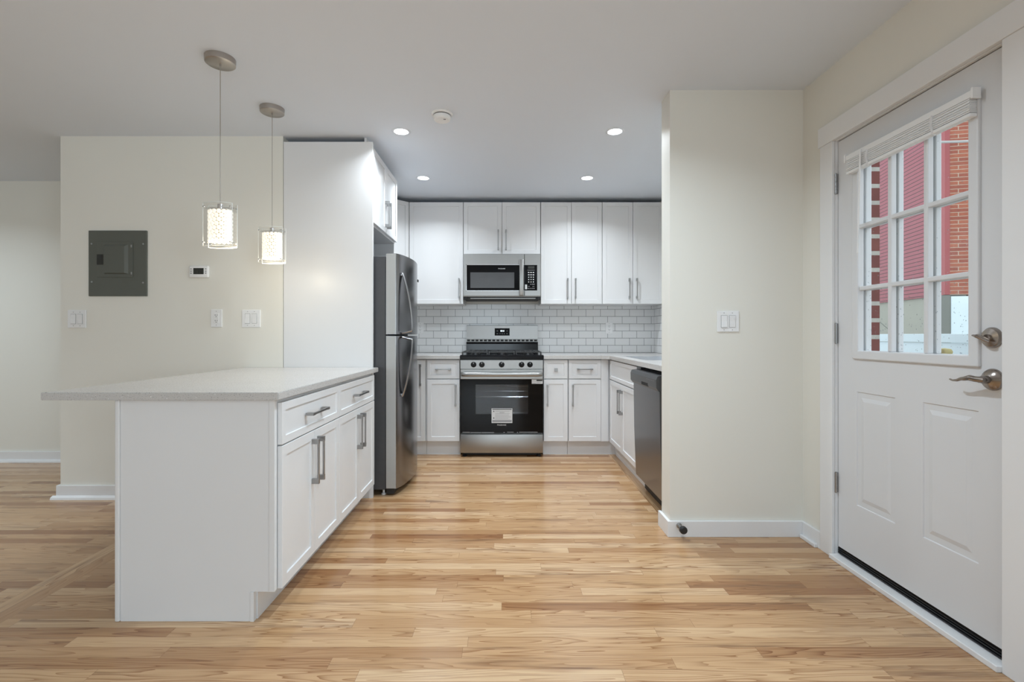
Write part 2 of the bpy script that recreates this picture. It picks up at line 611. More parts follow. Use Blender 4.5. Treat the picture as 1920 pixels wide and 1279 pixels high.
# baseboards with a shoe moulding
bb = MB()
bb.box(-3.078, -1.53, YL - 0.015, YL, 0, 0.092, 0.002)
bb.prism([(0, 0), (0.022, 0), (0.018, 0.014), (0, 0.024)], lambda u, v, w: (w, YL - 0.015 - u, v), -3.10, -1.53)
bb.box(-3.078, -3.06, YL, 4.245, 0, 0.092)
struct('baseboard_left', bb, 'trim', 'white baseboard under the breaker panel wall', 'baseboard')
bb = MB()
bb.box(-6.0, -3.06, 4.245, 4.26, 0, 0.092, 0.002)
bb.prism([(0, 0), (0.022, 0), (0.018, 0.014), (0, 0.024)], lambda u, v, w: (w, 4.245 - u, v), -6.0, -3.08)
struct('baseboard_hall', bb, 'trim', 'white baseboard along the far hall wall', 'baseboard')
bb = MB()
bb.box(0.900, XR, 2.663, 2.68, 0, 0.088, 0.002)
bb.box(0.900, 0.917, 2.68, 2.835, 0, 0.088, 0.002)
struct('baseboard_stub', bb, 'trim', 'white baseboard wrapping the foot of the stub wall', 'baseboard')
bb = MB()
bb.box(XR - 0.015, XR, 2.515, 2.663, 0, 0.088, 0.002)
bb.box(XR - 0.032, XR - 0.015, 2.53, 2.66, 0, 0.02, 0.003)
struct('baseboard_right', bb, 'trim', 'short white baseboard beside the door casing', 'baseboard')

# door casing, jamb and threshold
tr = MB()
tr.box(1.645, XR, 2.420, 2.513, 0, 2.10, 0.002)
struct('trim_1', tr, 'trim', 'white casing on the hinge side of the entry door', 'door casing')
tr = MB()
tr.box(1.645, XR, 1.498, 1.592, 0, 2.10, 0.002)
struct('trim_2', tr, 'trim', 'white casing on the lock side of the entry door', 'door casing')
tr = MB()
tr.box(1.640, XR, 1.47, 2.522, 2.10, 2.20, 0.002)
struct('trim_3', tr, 'trim', 'wide white head casing above the entry door', 'door casing')
tr = MB()
tr.box(1.661, 1.79, 2.419, 2.436, 0, 2.115)
tr.box(1.661, 1.79, 1.578, 1.596, 0, 2.115)
tr.box(1.661, 1.79, 1.596, 2.419, 2.097, 2.115)
struct('trim_4', tr, 'trim', 'white jamb around the entry door', 'door jamb')
tr = MB()
tr.box(1.628, 1.80, 1.592, 2.420, 0, 0.022, 0.003)
struct('trim_5', tr, 'trim', 'white threshold under the entry door', 'threshold')

# tiled backsplash
struct('wall_tile', B(-1.53, 1.572, YB - 0.008, YB, 0.80, 1.45), 'tile_back', 'white subway tile backsplash behind the range', 'backsplash')
struct('wall_tile_return', B(1.572, 1.58, 2.825, YB, 0.80, 1.45), 'tile_side', 'white subway tile return on the right kitchen wall', 'backsplash')

# ------------------------------------------------------------------ entry door
DX = 1.675
door = tag(thing('door_1', None, None, (DX, 2.01, 0)), 'white half glazed entry door with nine panes', 'door', kind='structure')


def dl(x, y, z):
    return (x - DX, y - 2.01, z)


def raised_panel_door():
    """leaf with a lite opening and two moulded panels on the room side"""
    k = MB()
    T = 0.044
    y0, y1, z0, z1 = 1.600 - 2.01, 2.416 - 2.01, 0.060, 2.093
    ly0, ly1, lz0, lz1 = 1.715 - 2.01, 2.28 - 2.01, 1.035, 1.94
    px = [(1.700 - 2.01, 1.927 - 2.01), (2.064 - 2.01, 2.290 - 2.01)]
    pz0, pz1 = 0.31, 0.852
    k.box(0.004, T, y0, y1, z0, lz0)
    k.box(0, T, y0, y1, lz1, z1)
    k.box(0, T, y0, ly0, lz0, lz1)
    k.box(0, T, ly1, y1, lz0, lz1)
    # room-side skin below the lite, split round the two panels
    k.box(0, 0.004, y0, y1, pz1, lz0)
    k.box(0, 0.004, y0, y1, z0, pz0)
    for a, b in ((y0, px[0][0]), (px[0][1], px[1][0]), (px[1][1], y1)):
        k.box(0, 0.004, a, b, pz0, pz1)
    o = k.build('door_leaf', 'door', door)
    for a, b in px:
        m = MB()
        rings = []
        for ins, d in ((0, 0.0), (0.005, 0.008), (0.013, 0.0100), (0.017, 0.0045), (0.026, 0.004), (0.044, -0.001)):
            rings.append([m.bm.verts.new((d, yy, zz)) for yy, zz in ((a + ins, pz0 + ins), (b - ins, pz0 + ins), (b - ins, pz1 - ins), (a + ins, pz1 - ins))])
        fs = []
        for r0, r1 in zip(rings, rings[1:]):
            for i in range(4):
                fs.append(m.bm.faces.new((r0[i], r0[(i + 1) % 4], r1[(i + 1) % 4], r1[i])))
        fs.append(m.bm.faces.new(rings[-1]))
        bmesh.ops.recalc_face_normals(m.bm, faces=fs)
        if sum(f.normal.x for f in fs) > 0:
            bmesh.ops.reverse_faces(m.bm, faces=fs)
        m.build('door_panel', 'door', o)
    return o


leaf = raised_panel_door()
B(0.004, 0.040, 1.600 - 2.01, 2.416 - 2.01, 2.0931, 2.0968).build('gap_shade_strip', 'black_m', door)  # black strip stands in for shade in the gap above the door
# lite frame
GY0, GY1, GZ0, GZ1 = 1.728 - 2.01, 2.268 - 2.01, 1.048, 1.928
FY0, FY1, FZ0, FZ1 = 1.690 - 2.01, 2.306 - 2.01, 1.008, 1.968
k = MB()
for xa, xb in ((-0.012, 0.018), (0.028, 0.056)):
    k.box(xa, xb, FY0, FY1, FZ0, GZ0, 0.005)
    k.box(xa, xb, FY0, FY1, GZ1, FZ1, 0.005)
    k.box(xa, xb, FY0, GY0, GZ0 - 0.01, GZ1 + 0.01, 0.005)
    k.box(xa, xb, GY1, FY1, GZ0 - 0.01, GZ1 + 0.01, 0.005)
lite = k.build('window_frame', 'door', door)
k = MB()
for i in (1, 2):
    yy = GY0 + (GY1 - GY0) * i / 3
    zz = GZ0 + (GZ1 - GZ0) * i / 3
    for xa, xb in ((-0.006, 0.018), (0.027, 0.050)):
        k.box(xa, xb, yy - 0.010, yy + 0.010, GZ0, GZ1, 0.004)
        k.box(xa + 0.0007, xb - 0.0007, GY0, GY1, zz - 0.0097, zz + 0.0097, 0.004)
k.build('muntin_grille', 'door', lite)
k = MB()
k.bm.faces.new([k.bm.verts.new((0.0225, y, z)) for y, z in ((GY0, GZ0), (GY1, GZ0), (GY1, GZ1), (GY0, GZ1))])
k.box(0.021, 0.024, GY0 - 0.004, GY1 + 0.004, GZ0 - 0.004, GZ1 + 0.004)
k = B(0.021, 0.024, GY0 - 0.004, GY1 + 0.004, GZ0 - 0.004, GZ1 + 0.004)
k.build('glass_pane', 'glass', lite)
# raindrops on the outer face of the glass
rng = random.Random(5)
k = MB()
for i in range(340):
    y = rng.uniform(GY0 + 0.01, GY1 - 0.01)
    z = GZ0 + (GZ1 - GZ0) * min(0.95, abs(rng.gauss(0.0, 0.38)))
    r = rng.uniform(0.0009, 0.0026)
    r0 = [k.bm.verts.new((0.0245, y + r * math.cos(a * PI / 3), z + r * 1.3 * math.sin(a * PI / 3))) for a in range(6)]
    r1 = [k.bm.verts.new((0.0245 + r * 0.6, y + r * .6 * math.cos(a * PI / 3), z + r * .8 * math.sin(a * PI / 3))) for a in range(6)]
    for a in range(6):
        k.bm.faces.new((r0[a], r0[(a + 1) % 6], r1[(a + 1) % 6], r1[a]))
    k.bm.faces.new(r1)
tag(k.build('raindrops', 'drop', lite, smooth=True), kind='stuff')
# hinges
for z in (1.883, 1.130, 0.380):
    k = MB()
    x, y = 1.664 - DX, 2.4175 - 2.01
    for i in range(5):
        k.cyl((x, y, z - 0.05 + i * 0.0202), (x, y, z - 0.05 + i * 0.0202 + 0.0192), 0.0062, n=14)
    k.cyl((x, y, z - 0.053), (x, y, z + 0.053), 0.004, n=10)
    k.box(x, x + 0.012, y - 0.0012, y + 0.0012, z - 0.05, z + 0.05)
    k.build('hinge', 'nickel', door, smooth=True)
# sweep
k = MB()
k.box(0.0, 0.044, 1.600 - 2.01, 2.416 - 2.01, 0.026, 0.060)
for i in range(3):
    k.box(-0.004, 0.004, 1.602 - 2.01, 2.414 - 2.01, 0.029 + i * 0.010, 0.034 + i * 0.010, 0.001)
k.build('door_sweep', 'black', door)
# deadbolt
k = MB()
yy, zz = 1.651 - 2.01, 1.112
k.lathe([(0.036, 0), (0.036, -0.004), (0.031, -0.011), (0.012, -0.015), (0.012, -0.022), (0, -0.022)], (0, yy, zz), 'x', 40)
db = k.build('deadbolt', 'bronze', door, smooth=True)
k = MB()
k.sweep([(-0.022, yy - 0.010, zz - 0.012), (-0.034, yy + 0.002, zz - 0.002), (-0.040, yy + 0.014, zz + 0.006), (-0.038, yy + 0.026, zz + 0.008)], [0.005, 0.007, 0.007, 0.004], [0.010, 0.012, 0.012, 0.009], (1, 0, 0), 14)
k.build('thumb_turn', 'bronze', db, smooth=True)
# lever
yy, zz = 1.648 - 2.01, 0.968
k = MB()
k.lathe([(0.038, 0), (0.038, -0.003), (0.034, -0.010), (0.018, -0.019), (0.013, -0.021), (0.013, -0.040), (0, -0.040)], (0, yy, zz), 'x', 40)
rs = k.build('lever_rosette', 'bronze', door, smooth=True)
k = MB()
LEV = [(0, 0), (0.2, 0.0005), (0.38, 0.003), (0.58, -0.002), (0.8, -0.010), (0.92, -0.0115), (1.0, -0.008)]


def zlev(t):
    for (a, za), (b, zb_) in zip(LEV, LEV[1:]):
        if t <= b:
            u = (t - a) / (b - a)
            u = u * u * (3 - 2 * u)
            return za + (zb_ - za) * u
    return LEV[-1][1]


pts, ra, rb = [], [], []
for i in range(22):
    t = i / 21
    pts.append((-0.045 - 0.006 * math.sin(t * PI), yy - 0.016 + t * 0.128, zz + zlev(t)))
    ra.append(0.010 * (1 - t) + 0.004 * t)
    rb.append((0.0105 if t < 0.38 else 0.0105 - 0.008 * ((t - .38) / .62) ** 0.7) * (1 if t > 0.04 else 0.7))
k.sweep(pts, ra, rb, (0, 0, 1), 16)
k.cyl((-0.036, yy, zz), (-0.050, yy, zz), 0.011, n=20)
k.cyl((-0.052, yy + 0.036, zz), (-0.058, yy + 0.036, zz), 0.0055, n=16)
k.build('lever_handle', 'bronze', rs, smooth=True)

# mini blind drawn up over the door glass
bl = thing('mini_blind', 'white mini blind drawn up at the top of the entry door glass', 'blind', (1.663, 2.0, 1.90))
x0 = -0.026
k = B(x0, 0.0, -0.312, 0.312, 0.058, 0.084, 0.003)
k.build('headrail', 'blind', bl)
k = MB()
for i in range(15):
    z = 0.008 + i * 0.0033
    jit = 0.0016 * math.sin(i * 2.3)
    k.box(x0 + jit, -0.001 + jit, -0.306, 0.306, z, z + 0.0024)
k.build('slat_stack', 'blind', bl)
B(x0 - 0.001, 0.0, -0.308, 0.308, -0.008, 0.006, 0.003).build('bottom_rail', 'blind', bl)
for y in (-0.16, 0.17):
    k = MB()
    k.sweep([(x0 - 0.003, y, 0.062), (x0 - 0.008, y + 0.002, 0.030), (x0 - 0.004, y - 0.002, -0.004), (x0 + 0.01, y, -0.009)], 0.0008, 0.0045, (1, 0, 0), square=True)
    k.build('lift_cord', 'blind', bl)
k = MB()
k.cyl((x0 - 0.008, 0.205, 0.07), (x0 - 0.012, 0.215, -0.40), 0.004, n=10)
k.cyl((x0 - 0.008, 0.205, 0.07), (x0 - 0.002, 0.205, 0.075), 0.002, n=8)
k.build('tilt_wand', 'blind', bl, smooth=True)
B(x0 - 0.003, 0.002, -0.320, -0.3125, 0.052, 0.090, 0.001).build('end_bracket', 'blind', bl)
B(x0 - 0.003, 0.002, 0.3125, 0.320, 0.052, 0.090, 0.001).build('end_bracket', 'blind', bl)

# ------------------------------------------------------------------ cabinets


def shaker(name, x0, x1, z0, z1, parent, rail=0.056, th=0.020):
    bm = bmesh.new()
    bmesh.ops.create_cube(bm, size=1.0)
    for v in bm.verts:
        v.co = Vector(((x0 + x1) / 2 + v.co.x * (x1 - x0), th / 2 + v.co.y * th, (z0 + z1) / 2 + v.co.z * (z1 - z0)))
    bm.faces.ensure_lookup_table()
    bmesh.ops.recalc_face_normals(bm, faces=bm.faces)
    bmesh.ops.bevel(bm, geom=list(bm.edges), offset=0.0012, segments=1, affect='EDGES')
    ff = max((f for f in bm.faces if f.normal.y < -0.9), key=lambda f: f.calc_area())
    bmesh.ops.inset_region(bm, faces=[ff], thickness=min(rail, (x1 - x0) * 0.3, (z1 - z0) * 0.3), depth=0)
    bmesh.ops.inset_region(bm, faces=[ff], thickness=0.0022, depth=-0.0065)
    k = MB()
    k.bm.free()
    k.bm = bm
    return k.build(name, 'cab', parent)


def pull(parent, x, z, length, vertical=True, name='handle', mat='nickel'):
    """square bar pull with block ends"""
    k = MB()
    h = length / 2
    for s in (-1, 1):
        if vertical:
            k.box(x - 0.0065, x + 0.0065, -0.034, 0.001, z + s * h - (0.024 if s > 0 else 0), z + s * h + (0 if s > 0 else 0.024), 0.0015)
        else:
            k.box(x + s * h - (0.024 if s > 0 else 0), x + s * h + (0 if s > 0 else 0.024), -0.034, 0.001, z - 0.0065, z + 0.0065, 0.0015)
    if vertical:
        k.box(x - 0.005, x + 0.005, -0.033, -0.025, z - h + 0.02, z + h - 0.02, 0.001)
    else:
        k.box(x - h + 0.02, x + h - 0.02, -0.033, -0.025, z - 0.005, z + 0.005, 0.001)
    return k.build(name, mat, parent)


def cabinet(name, label, loc, rz, w, z0, z1, depth, fronts, toe=None, group=None, cat='cabinet', body_x=None, toe_x=None):
    """front face of the doors lies at local y=0 facing -y; fronts = (kind, x0, x1, z0, z1, handle)"""
    t = thing(name, label, cat, loc, rz, group)
    bx0, bx1 = body_x or (0.0, w)
    k = MB()
    k.box(bx0 + 0.0005, bx1 - 0.0005, 0.0215, depth, z0, z1, 0.001)
    k.build('body', 'cab', t)
    if toe:
        ta, tb = toe_x or (bx0, bx1)
        k = MB()
        k.box(ta + 0.0005, tb - 0.0005, toe, toe + 0.016, 0.0, z0 - 0.0005)
        k.build('toe_kick', 'cab', t)
    for f in fronts:
        kind, a, b, c, d = f[:5]
        g = 0.0016
        o = shaker(kind, a + g, b - g, c + g, d - g, t, 0.056 if kind == 'door' else 0.042)
        for h in f[5:]:
            if h[0] == 'v':
                pull(o, h[1], h[2], h[3], True)
            elif h[0] == 'h':
                pull(o, h[1], h[2], h[3], False)
            elif h[0] == 'k':
                kk = MB()
                kk.box(h[1] - 0.006, h[1] + 0.006, -0.018, 0.001, h[2] - 0.006, h[2] + 0.006)
                kk.box(h[1] - 0.015, h[1] + 0.015, -0.028, -0.018, h[2] - 0.015, h[2] + 0.015, 0.002)
                kk.build('knob', 'nickel', o)
    return t


# --- peninsula: two drawer-over-doors units facing the aisle
PX = -0.884
for (y0, y1, lab) in ((1.898, 2.552, 'white drawer and two door base cabinet at the near end of the peninsula'),
                      (2.553, 3.235, 'white drawer and two door peninsula base cabinet beside the refrigerator')):
    w = y1 - y0
    m = w / 2
    cabinet('base_cabinet', lab, (PX, y0, 0), 90, w, 0.116, 0.868, 0.615,
            [('drawer', 0.0, w, 0.685, 0.855, ('h', m, 0.77, 0.20)),
             ('door', 0.0, m, 0.116, 0.683, ('v', m - 0.032, 0.545, 0.205)),
             ('door', m, w, 0.116, 0.683, ('v', m + 0.032, 0.545, 0.205))],
            toe=0.096, group='peninsula base cabinets')
# end panel facing the camera: notched board with a scribe strip each side
k = MB()
k.prism([(-1.508, 0), (-0.985, 0), (-0.985, 0.116), (-0.926, 0.116), (-0.926, 0.868), (-1.508, 0.868)], lambda u, v, w: (u, w, v), 1.880, 1.8965)
ep = k.build('end_panel', 'cab')
tag(ep, 'plain white end panel with notched foot closing the peninsula', 'cabinet panel')
B(-1.528, -1.509, 1.874, 1.8975, 0, 0.868, 0.005).build('edge_strip', 'cab', ep)
B(-0.9255, -0.903, 1.876, 1.8965, 0.117, 0.868, 0.001).build('edge_strip', 'cab', ep)
B(-0.999, -0.9845, 1.876, 1.8795, 0, 0.115, 0.001).build('edge_strip', 'cab', ep)
# countertop of the peninsula
k = MB()
k.prism([(-1.79, 1.846), (-0.874, 1.846), (-0.874, 3.298), (-1.79, 3.298)], lambda u, v, w: (u, v, w), 0.870, 0.900)
bmesh.ops.bevel(k.bm, geom=list(k.bm.edges), offset=0.0025, segments=2, affect='EDGES')
tag(k.build('countertop', 'quartz'), 'speckled grey quartz countertop overhanging the peninsula', 'countertop', 'quartz countertops')

# --- refrigerator surround
k = B(-1.527, -0.913, 3.300, 3.320, 0, 2.452, 0.0015)
tag(k.build('tall_panel', 'cab'), 'tall glossy white panel between the peninsula and the refrigerator', 'cabinet panel', 'tall refrigerator side panels')
k = B(-1.527, -0.945, 4.066, 4.086, 0, 2.442, 0.0015)
tag(k.build('tall_panel', 'cab'), 'tall white panel on the far side of the refrigerator, mostly hidden', 'cabinet panel', 'tall refrigerator side panels')
cabinet('wall_cabinet', 'white two door cabinet above the refrigerator', (-0.918, 3.322, 0), 90, 0.742, 1.895, 2.430, 0.60,
        [('door', 0.0, 0.371, 1.905, 2.428, ('v', 0.340, 2.045, 0.20)), ('door', 0.371, 0.742, 1.905, 2.428, ('v', 0.402, 2.045, 0.20))], group='white wall cabinets')

fl = B(0.002, 0.740, 0.045, 0.060, 2.4305, 2.489)  # board added to block light, keeps the gap over the tall panel dark
fl.build('light_blocker', 'cab', [o for o in C.objects if o.name.startswith('wall_cabinet') and o.type == 'EMPTY'][-1])

# --- wall cabinets on the back wall
UY = 4.76
UZ0, UZ1 = 1.432, 2.443
UD = YB - UY - 0.002
cabinet('wall_cabinet', 'white angled corner wall cabinet with one narrow door', (-1.232, 4.487, 0), 45, 0.388, UZ0, UZ1, 0.20,
        [('door', 0.0, 0.388, UZ0, UZ1)], group='white wall cabinets')
cabinet('wall_cabinet', 'wide single door white wall cabinet left of the microwave', (-0.956, UY, 0), 0, 0.536, UZ0, UZ1, UD,
        [('door', 0.0, 0.536, UZ0, UZ1, ('v', 0.495, 1.585, 0.20))], group='white wall cabinets')
cabinet('wall_cabinet', 'short two door white wall cabinet above the microwave', (-0.418, UY, 0), 0, 0.764, 1.926, UZ1, UD,
        [('door', 0.0, 0.382, 1.926, UZ1, ('v', 0.345, 2.065, 0.20)), ('door', 0.382, 0.764, 1.926, UZ1, ('v', 0.422, 2.065, 0.20))], group='white wall cabinets')
cabinet('wall_cabinet', 'tall two door white wall cabinet right beside the microwave', (0.349, UY, 0), 0, 0.608, UZ0, UZ1, UD,
        [('door', 0.0, 0.304, UZ0, UZ1, ('v', 0.266, 1.585, 0.20)), ('door', 0.304, 0.608, UZ0, UZ1, ('v', 0.344, 1.585, 0.20))], group='white wall cabinets')
cabinet('wall_cabinet', 'tall two door white wall cabinet in the right corner over the sink counter', (0.959, UY, 0), 0, 0.606, UZ0, UZ1, UD,
        [('door', 0.0, 0.303, UZ0, UZ1, ('v', 0.266, 1.585, 0.20)), ('door', 0.303, 0.606, UZ0, UZ1, ('v', 0.340, 1.585, 0.20))], group='white wall cabinets')

# --- base cabinets on the back wall
BY = 4.45
BD = YB - BY - 0.012
cabinet('base_cabinet', 'narrow full height door base cabinet just behind the refrigerator', (-1.50, BY, 0), 0, 0.757, 0.135, 0.898, BD,
        [('door', 0.57, 0.755, 0.137, 0.893, ('v', 0.713, 0.752, 0.20))], toe=0.07, group='kitchen base cabinets')
cabinet('base_cabinet', 'white base cabinet with one drawer over one door left of the range', (-0.742, BY, 0), 0, 0.318, 0.135, 0.898, BD,
        [('drawer', 0.012, 0.316, 0.718, 0.893, ('h', 0.164, 0.807, 0.145)), ('door', 0.012, 0.316, 0.137, 0.712, ('v', 0.280, 0.565, 0.20))], toe=0.07, group='kitchen base cabinets')
cabinet('base_cabinet', 'slim base cabinet with a square drawer knob right of the range', (0.352, BY, 0), 0, 0.228, 0.135, 0.898, BD,
        [('drawer', 0.002, 0.226, 0.718, 0.893, ('k', 0.114, 0.803)), ('door', 0.002, 0.226, 0.137, 0.712, ('v', 0.037, 0.565, 0.20))], toe=0.07, group='kitchen base cabinets')
cabinet('base_cabinet', 'white base cabinet with a drawer bar pull near the kitchen right corner', (0.582, BY, 0), 0, 0.392, 0.135, 0.898, BD,
        [('drawer', 0.002, 0.303, 0.718, 0.893, ('h', 0.152, 0.807, 0.145)), ('door', 0.002, 0.303, 0.137, 0.712, ('v', 0.040, 0.565, 0.20))], toe=0.07, toe_x=(0.0, 0.463), group='kitchen base cabinets')
# filler strip of the corner is the body seen beside the last door; bring it flush with the doors
fl = B(0.304, 0.372, 0.004, 0.0214, 0.137, 0.896)
last = [o for o in C.objects if o.name.startswith('base_cabinet')][-1]
fl.build('filler_strip', 'cab', last)

# --- sink base on the right wall, facing the aisle
cabinet('base_cabinet', 'white two door sink base cabinet between the corner and the dishwasher', (0.960, 4.428, 0), -90, 0.915, 0.135, 0.898, 0.605,
        [('drawer', 0.004, 0.911, 0.718, 0.893), ('door', 0.004, 0.457, 0.137, 0.712, ('v', 0.425, 0.565, 0.20)), ('door', 0.457, 0.911, 0.137, 0.712, ('v', 0.490, 0.565, 0.20))],
        toe=0.07, toe_x=(-0.090, 0.915), group='kitchen base cabinets')

# --- kitchen countertops
CZ0, CZ1 = 0.902, 0.935
k = B(-1.527, -0.420, 4.42, YB - 0.009, CZ0, CZ1, 0.002)
tag(k.build('countertop', 'quartz'), 'short grey quartz countertop left of the range', 'countertop', 'quartz countertops')
k = MB()
k.box(0.352, 1.571, 4.42, YB - 0.009, CZ0, CZ1)
k.prism([(0.945, 4.36), (0.885, 4.42), (0.945, 4.42)], lambda u, v, w: (u, v, w), CZ0, CZ1)
SX0, SX1, SY0, SY1 = 1.04, 1.46, 3.58, 4.32
k.box(0.945, 1.571, SY1, 4.42, CZ0, CZ1)
k.box(0.945, SX0, SY0, SY1, CZ0, CZ1)
k.box(SX1, 1.571, SY0, SY1, CZ0, CZ1)
k.box(0.945, 1.571, 2.826, SY0, CZ0, CZ1)
tag(k.build('countertop', 'quartz'), 'grey quartz corner countertop around the sink', 'countertop', 'quartz countertops')
# sink and tap
sk = thing('kitchen_sink', 'pale steel sink set into the corner countertop', 'sink', (1.25, 3.95, 0.935))
k = MB()
for a in ((SX0 + 0.001, SX0 + 0.004, SY0 + .001, SY1 - .001), (SX1 - 0.004, SX1 - 0.001, SY0 + .001, SY1 - .001), (SX0 + .001, SX1 - .001, SY0 + .001, SY0 + 0.004), (SX0 + .001, SX1 - .001, SY1 - 0.004, SY1 - .001)):
    k.box(a[0] - 1.25, a[1] - 1.25, a[2] - 3.95, a[3] - 3.95, -0.034, -0.002)
k.box(SX0 + .001 - 1.25, SX1 - .001 - 1.25, SY0 + .001 - 3.95, SY1 - .001 - 3.95, -0.036, -0.033)
k.build('basin', 'sink', sk)
k = MB()
k.lathe([(0.0, -0.0325), (0.04, -0.0325), (0.04, -0.031), (0.0, -0.031)], (0, 0, 0), 'z', 24)
k.build('drain', 'chrome', sk, smooth=True)
tp = thing('faucet', 'chrome pull down kitchen faucet peeking out behind the stub wall', 'faucet', (1.515, 3.92, 0.935))
k = MB()
k.lathe([(0.026, 0), (0.026, 0.008), (0.018, 0.014), (0.016, 0.10), (0.013, 0.11)], (0, 0, 0), 'z', 20)
pts = [(0, 0, 0.10), (0, 0, 0.27)]
for i in range(9):
    a = PI * i / 8
    pts.append((-0.085 + 0.085 * math.cos(a), 0, 0.27 + 0.085 * math.sin(a)))
k.sweep(pts, 0.011, None, (0, 1, 0), 14)
k.build('spout', 'chrome', tp, smooth=True)
k = MB()
k.sweep([(-0.170, 0, 0.272), (-0.172, 0, 0.24), (-0.178, 0, 0.20)], [0.012, 0.016, 0.020], None, (0, 1, 0), 16)
k.build('spray_head', 'chrome', tp, smooth=True)
k = MB()
k.cyl((0, -0.016, 0.07), (0, -0.045, 0.075), 0.008)
k.cyl((0, -0.040, 0.075), (-0.03, -0.055, 0.13), 0.005)
k.build('faucet_lever', 'chrome', tp, smooth=True)

# ------------------------------------------------------------------ refrigerator
fr = thing('refrigerator', 'tall stainless top freezer refrigerator with charcoal side', 'refrigerator', (-0.759, 3.336, 0), 90)
FW = 0.694
k = MB()
k.box(0.004, FW - 0.004, 0.078, 0.735, 0.045, 1.672, 0.004)
k.build('cabinet_shell', 'fridge_side', fr)


def fridge_door(name, z0, z1):
    k = MB()
    n = 24
    pts = [(0, 0.072), (0.0, 0.004)]
    for i in range(n + 1):
        t = i / n
        pts.append((0.003 + t * (FW - 0.006), -0.062 * (1 - (2 * t - 1) ** 2) ** 0.8 - 0.0 + 0.0))
    pts += [(FW, 0.004), (FW, 0.072)]
    k.prism(pts, lambda u, v, w: (u, v, w), z0, z1)
    return k.build(name, 'steel_v', fr, smooth=True)


fd = fridge_door('freezer_door', 1.128, 1.690)
rd = fridge_door('refrigerator_door', 0.055, 1.116)
for nm, par, a, b in (('door_edge', fd, 1.130, 1.688), ('door_edge', rd, 0.057, 1.114)):
    B(-0.0015, 0.001, 0.005, 0.071, a, b).build(nm, 'fridge_edge', par)


def fridge_handle(par, zs, ze):
    """zs at the split between the doors, ze at the far end where the bar meets the door"""
    k = MB()
    pts = []
    N = 26
    xh = 0.060
    y_door = -0.062 * (1 - (2 * (xh / FW) - 1) ** 2) ** 0.8
    for i in range(N + 1):
        t = i / N
        out = 0.070 * math.cos(t * PI / 2) ** 0.85 if t > 0.04 else 0.070 * (t / 0.04) ** 0.5
        pts.append((xh, y_door - 0.004 - out, zs + (ze - zs) * t))
    k.sweep(pts, 0.015, 0.007, (0, 1, 0), 14)
    k.box(xh - 0.012, xh + 0.012, y_door - 0.012, y_door + 0.006, min(ze, ze - 0.02 * (1 if ze > zs else -1)), max(ze, ze - 0.02 * (1 if ze > zs else -1)), 0.003)
    return k.build('handle', 'steel_h', par, smooth=True)


fridge_handle(fd, 1.135, 1.560)
fridge_handle(rd, 1.108, 0.690)
k = MB()
k.box(0.01, FW - 0.01, 0.060, 0.078, 0.058, 1.668)
k.build('door_gasket', 'black_m', fr)
k = MB()
k.box(0.02, FW - 0.02, 0.02, 0.075, 0.012, 0.052)
k.build('kick_grille', 'black_m', fr)
for x in (0.05, FW - 0.05):
    k = MB()
    k.lathe([(0.016, 0), (0.016, 0.010), (0.008, 0.012), (0.008, 0.045)], (x, 0.10, 0), 'z', 14)
    k.build('foot', 'plastic', fr, smooth=True)
k = MB()
k.box(FW - 0.07, FW - 0.01, 0.0, 0.10, 1.690, 1.704, 0.003)
k.build('hinge_cover', 'fridge_side', fr)
k = B(0.56, 0.60, -0.046, -0.0395, 1.555, 1.575, 0.001)
k.build('badge', 'print_k', fd)

# ------------------------------------------------------------------ gas range
rg = thing('gas_range', 'stainless gas range with black oven door between the base cabinets', 'range', (-0.036, 4.41, 0))
h = 0.3795
k = B(-h, h, 0.045, 0.665, 0.036, 0.893, 0.002)
k.build('body', 'steel', rg)
k = MB()
k.box(-h, h, -0.004, 0.044, 0.040, 0.211, 0.004)
k.build('storage_drawer', 'steel', rg, smooth=True)
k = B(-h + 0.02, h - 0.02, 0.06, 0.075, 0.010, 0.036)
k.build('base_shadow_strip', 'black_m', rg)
for x in (-h + 0.035, h - 0.035):
    for y in (0.055, 0.60):
        k = MB()
        k.lathe([(0.020, 0), (0.022, 0.006), (0.018, 0.012), (0.009, 0.016), (0.009, 0.038)], (x, y, 0), 'z', 16)
        k.build('foot', 'black_m', rg, smooth=True)
# oven door: black frame with a window opening
ox0, ox1, oz0, oz1 = -0.240, 0.242, 0.395, 0.668
k = MB()
k.box(-h, h, 0.002, 0.040, 0.222, oz0)
k.box(-h, h, 0.002, 0.040, oz1, 0.716)
k.box(-h, ox0, 0.002, 0.040, oz0, oz1)
k.box(ox1, h, 0.002, 0.040, oz0, oz1)
od = k.build('oven_door', 'black_glass', rg)
k = MB()
k.box(-h, h, -0.004, 0.040, 0.718, 0.806, 0.003)
k.build('door_top_rail', 'steel', od)
k = MB()
pts = [(-h + 0.012, -0.030, 0.764), (-h + 0.02, -0.043, 0.764), (-h + 0.05, -0.050, 0.764), (h - 0.05, -0.050, 0.764), (h - 0.02, -0.043, 0.764), (h - 0.012, -0.030, 0.764)]
k.sweep(pts, 0.010, 0.019, (0, 0, 1), 18)
k.box(-h + 0.012, -h + 0.036, -0.040, 0.0, 0.752, 0.776, 0.004)
k.box(h - 0.036, h - 0.012, -0.040, 0.0, 0.752, 0.776, 0.004)
k.build('oven_handle', 'steel', od, smooth=True)
k = MB()
k.box(ox0 - 0.02, ox1 + 0.02, 0.041, 0.0445, oz0 - 0.01, oz1 + 0.01)
k.build('oven_interior', 'oven_in', od)
k = MB()
for z in (0.650, 0.605, 0.555, 0.548, 0.405):
    k.cyl((ox0, 0.030, z), (ox1, 0.030, z), 0.0022 if z in (0.650, 0.555) else 0.0012, n=8)
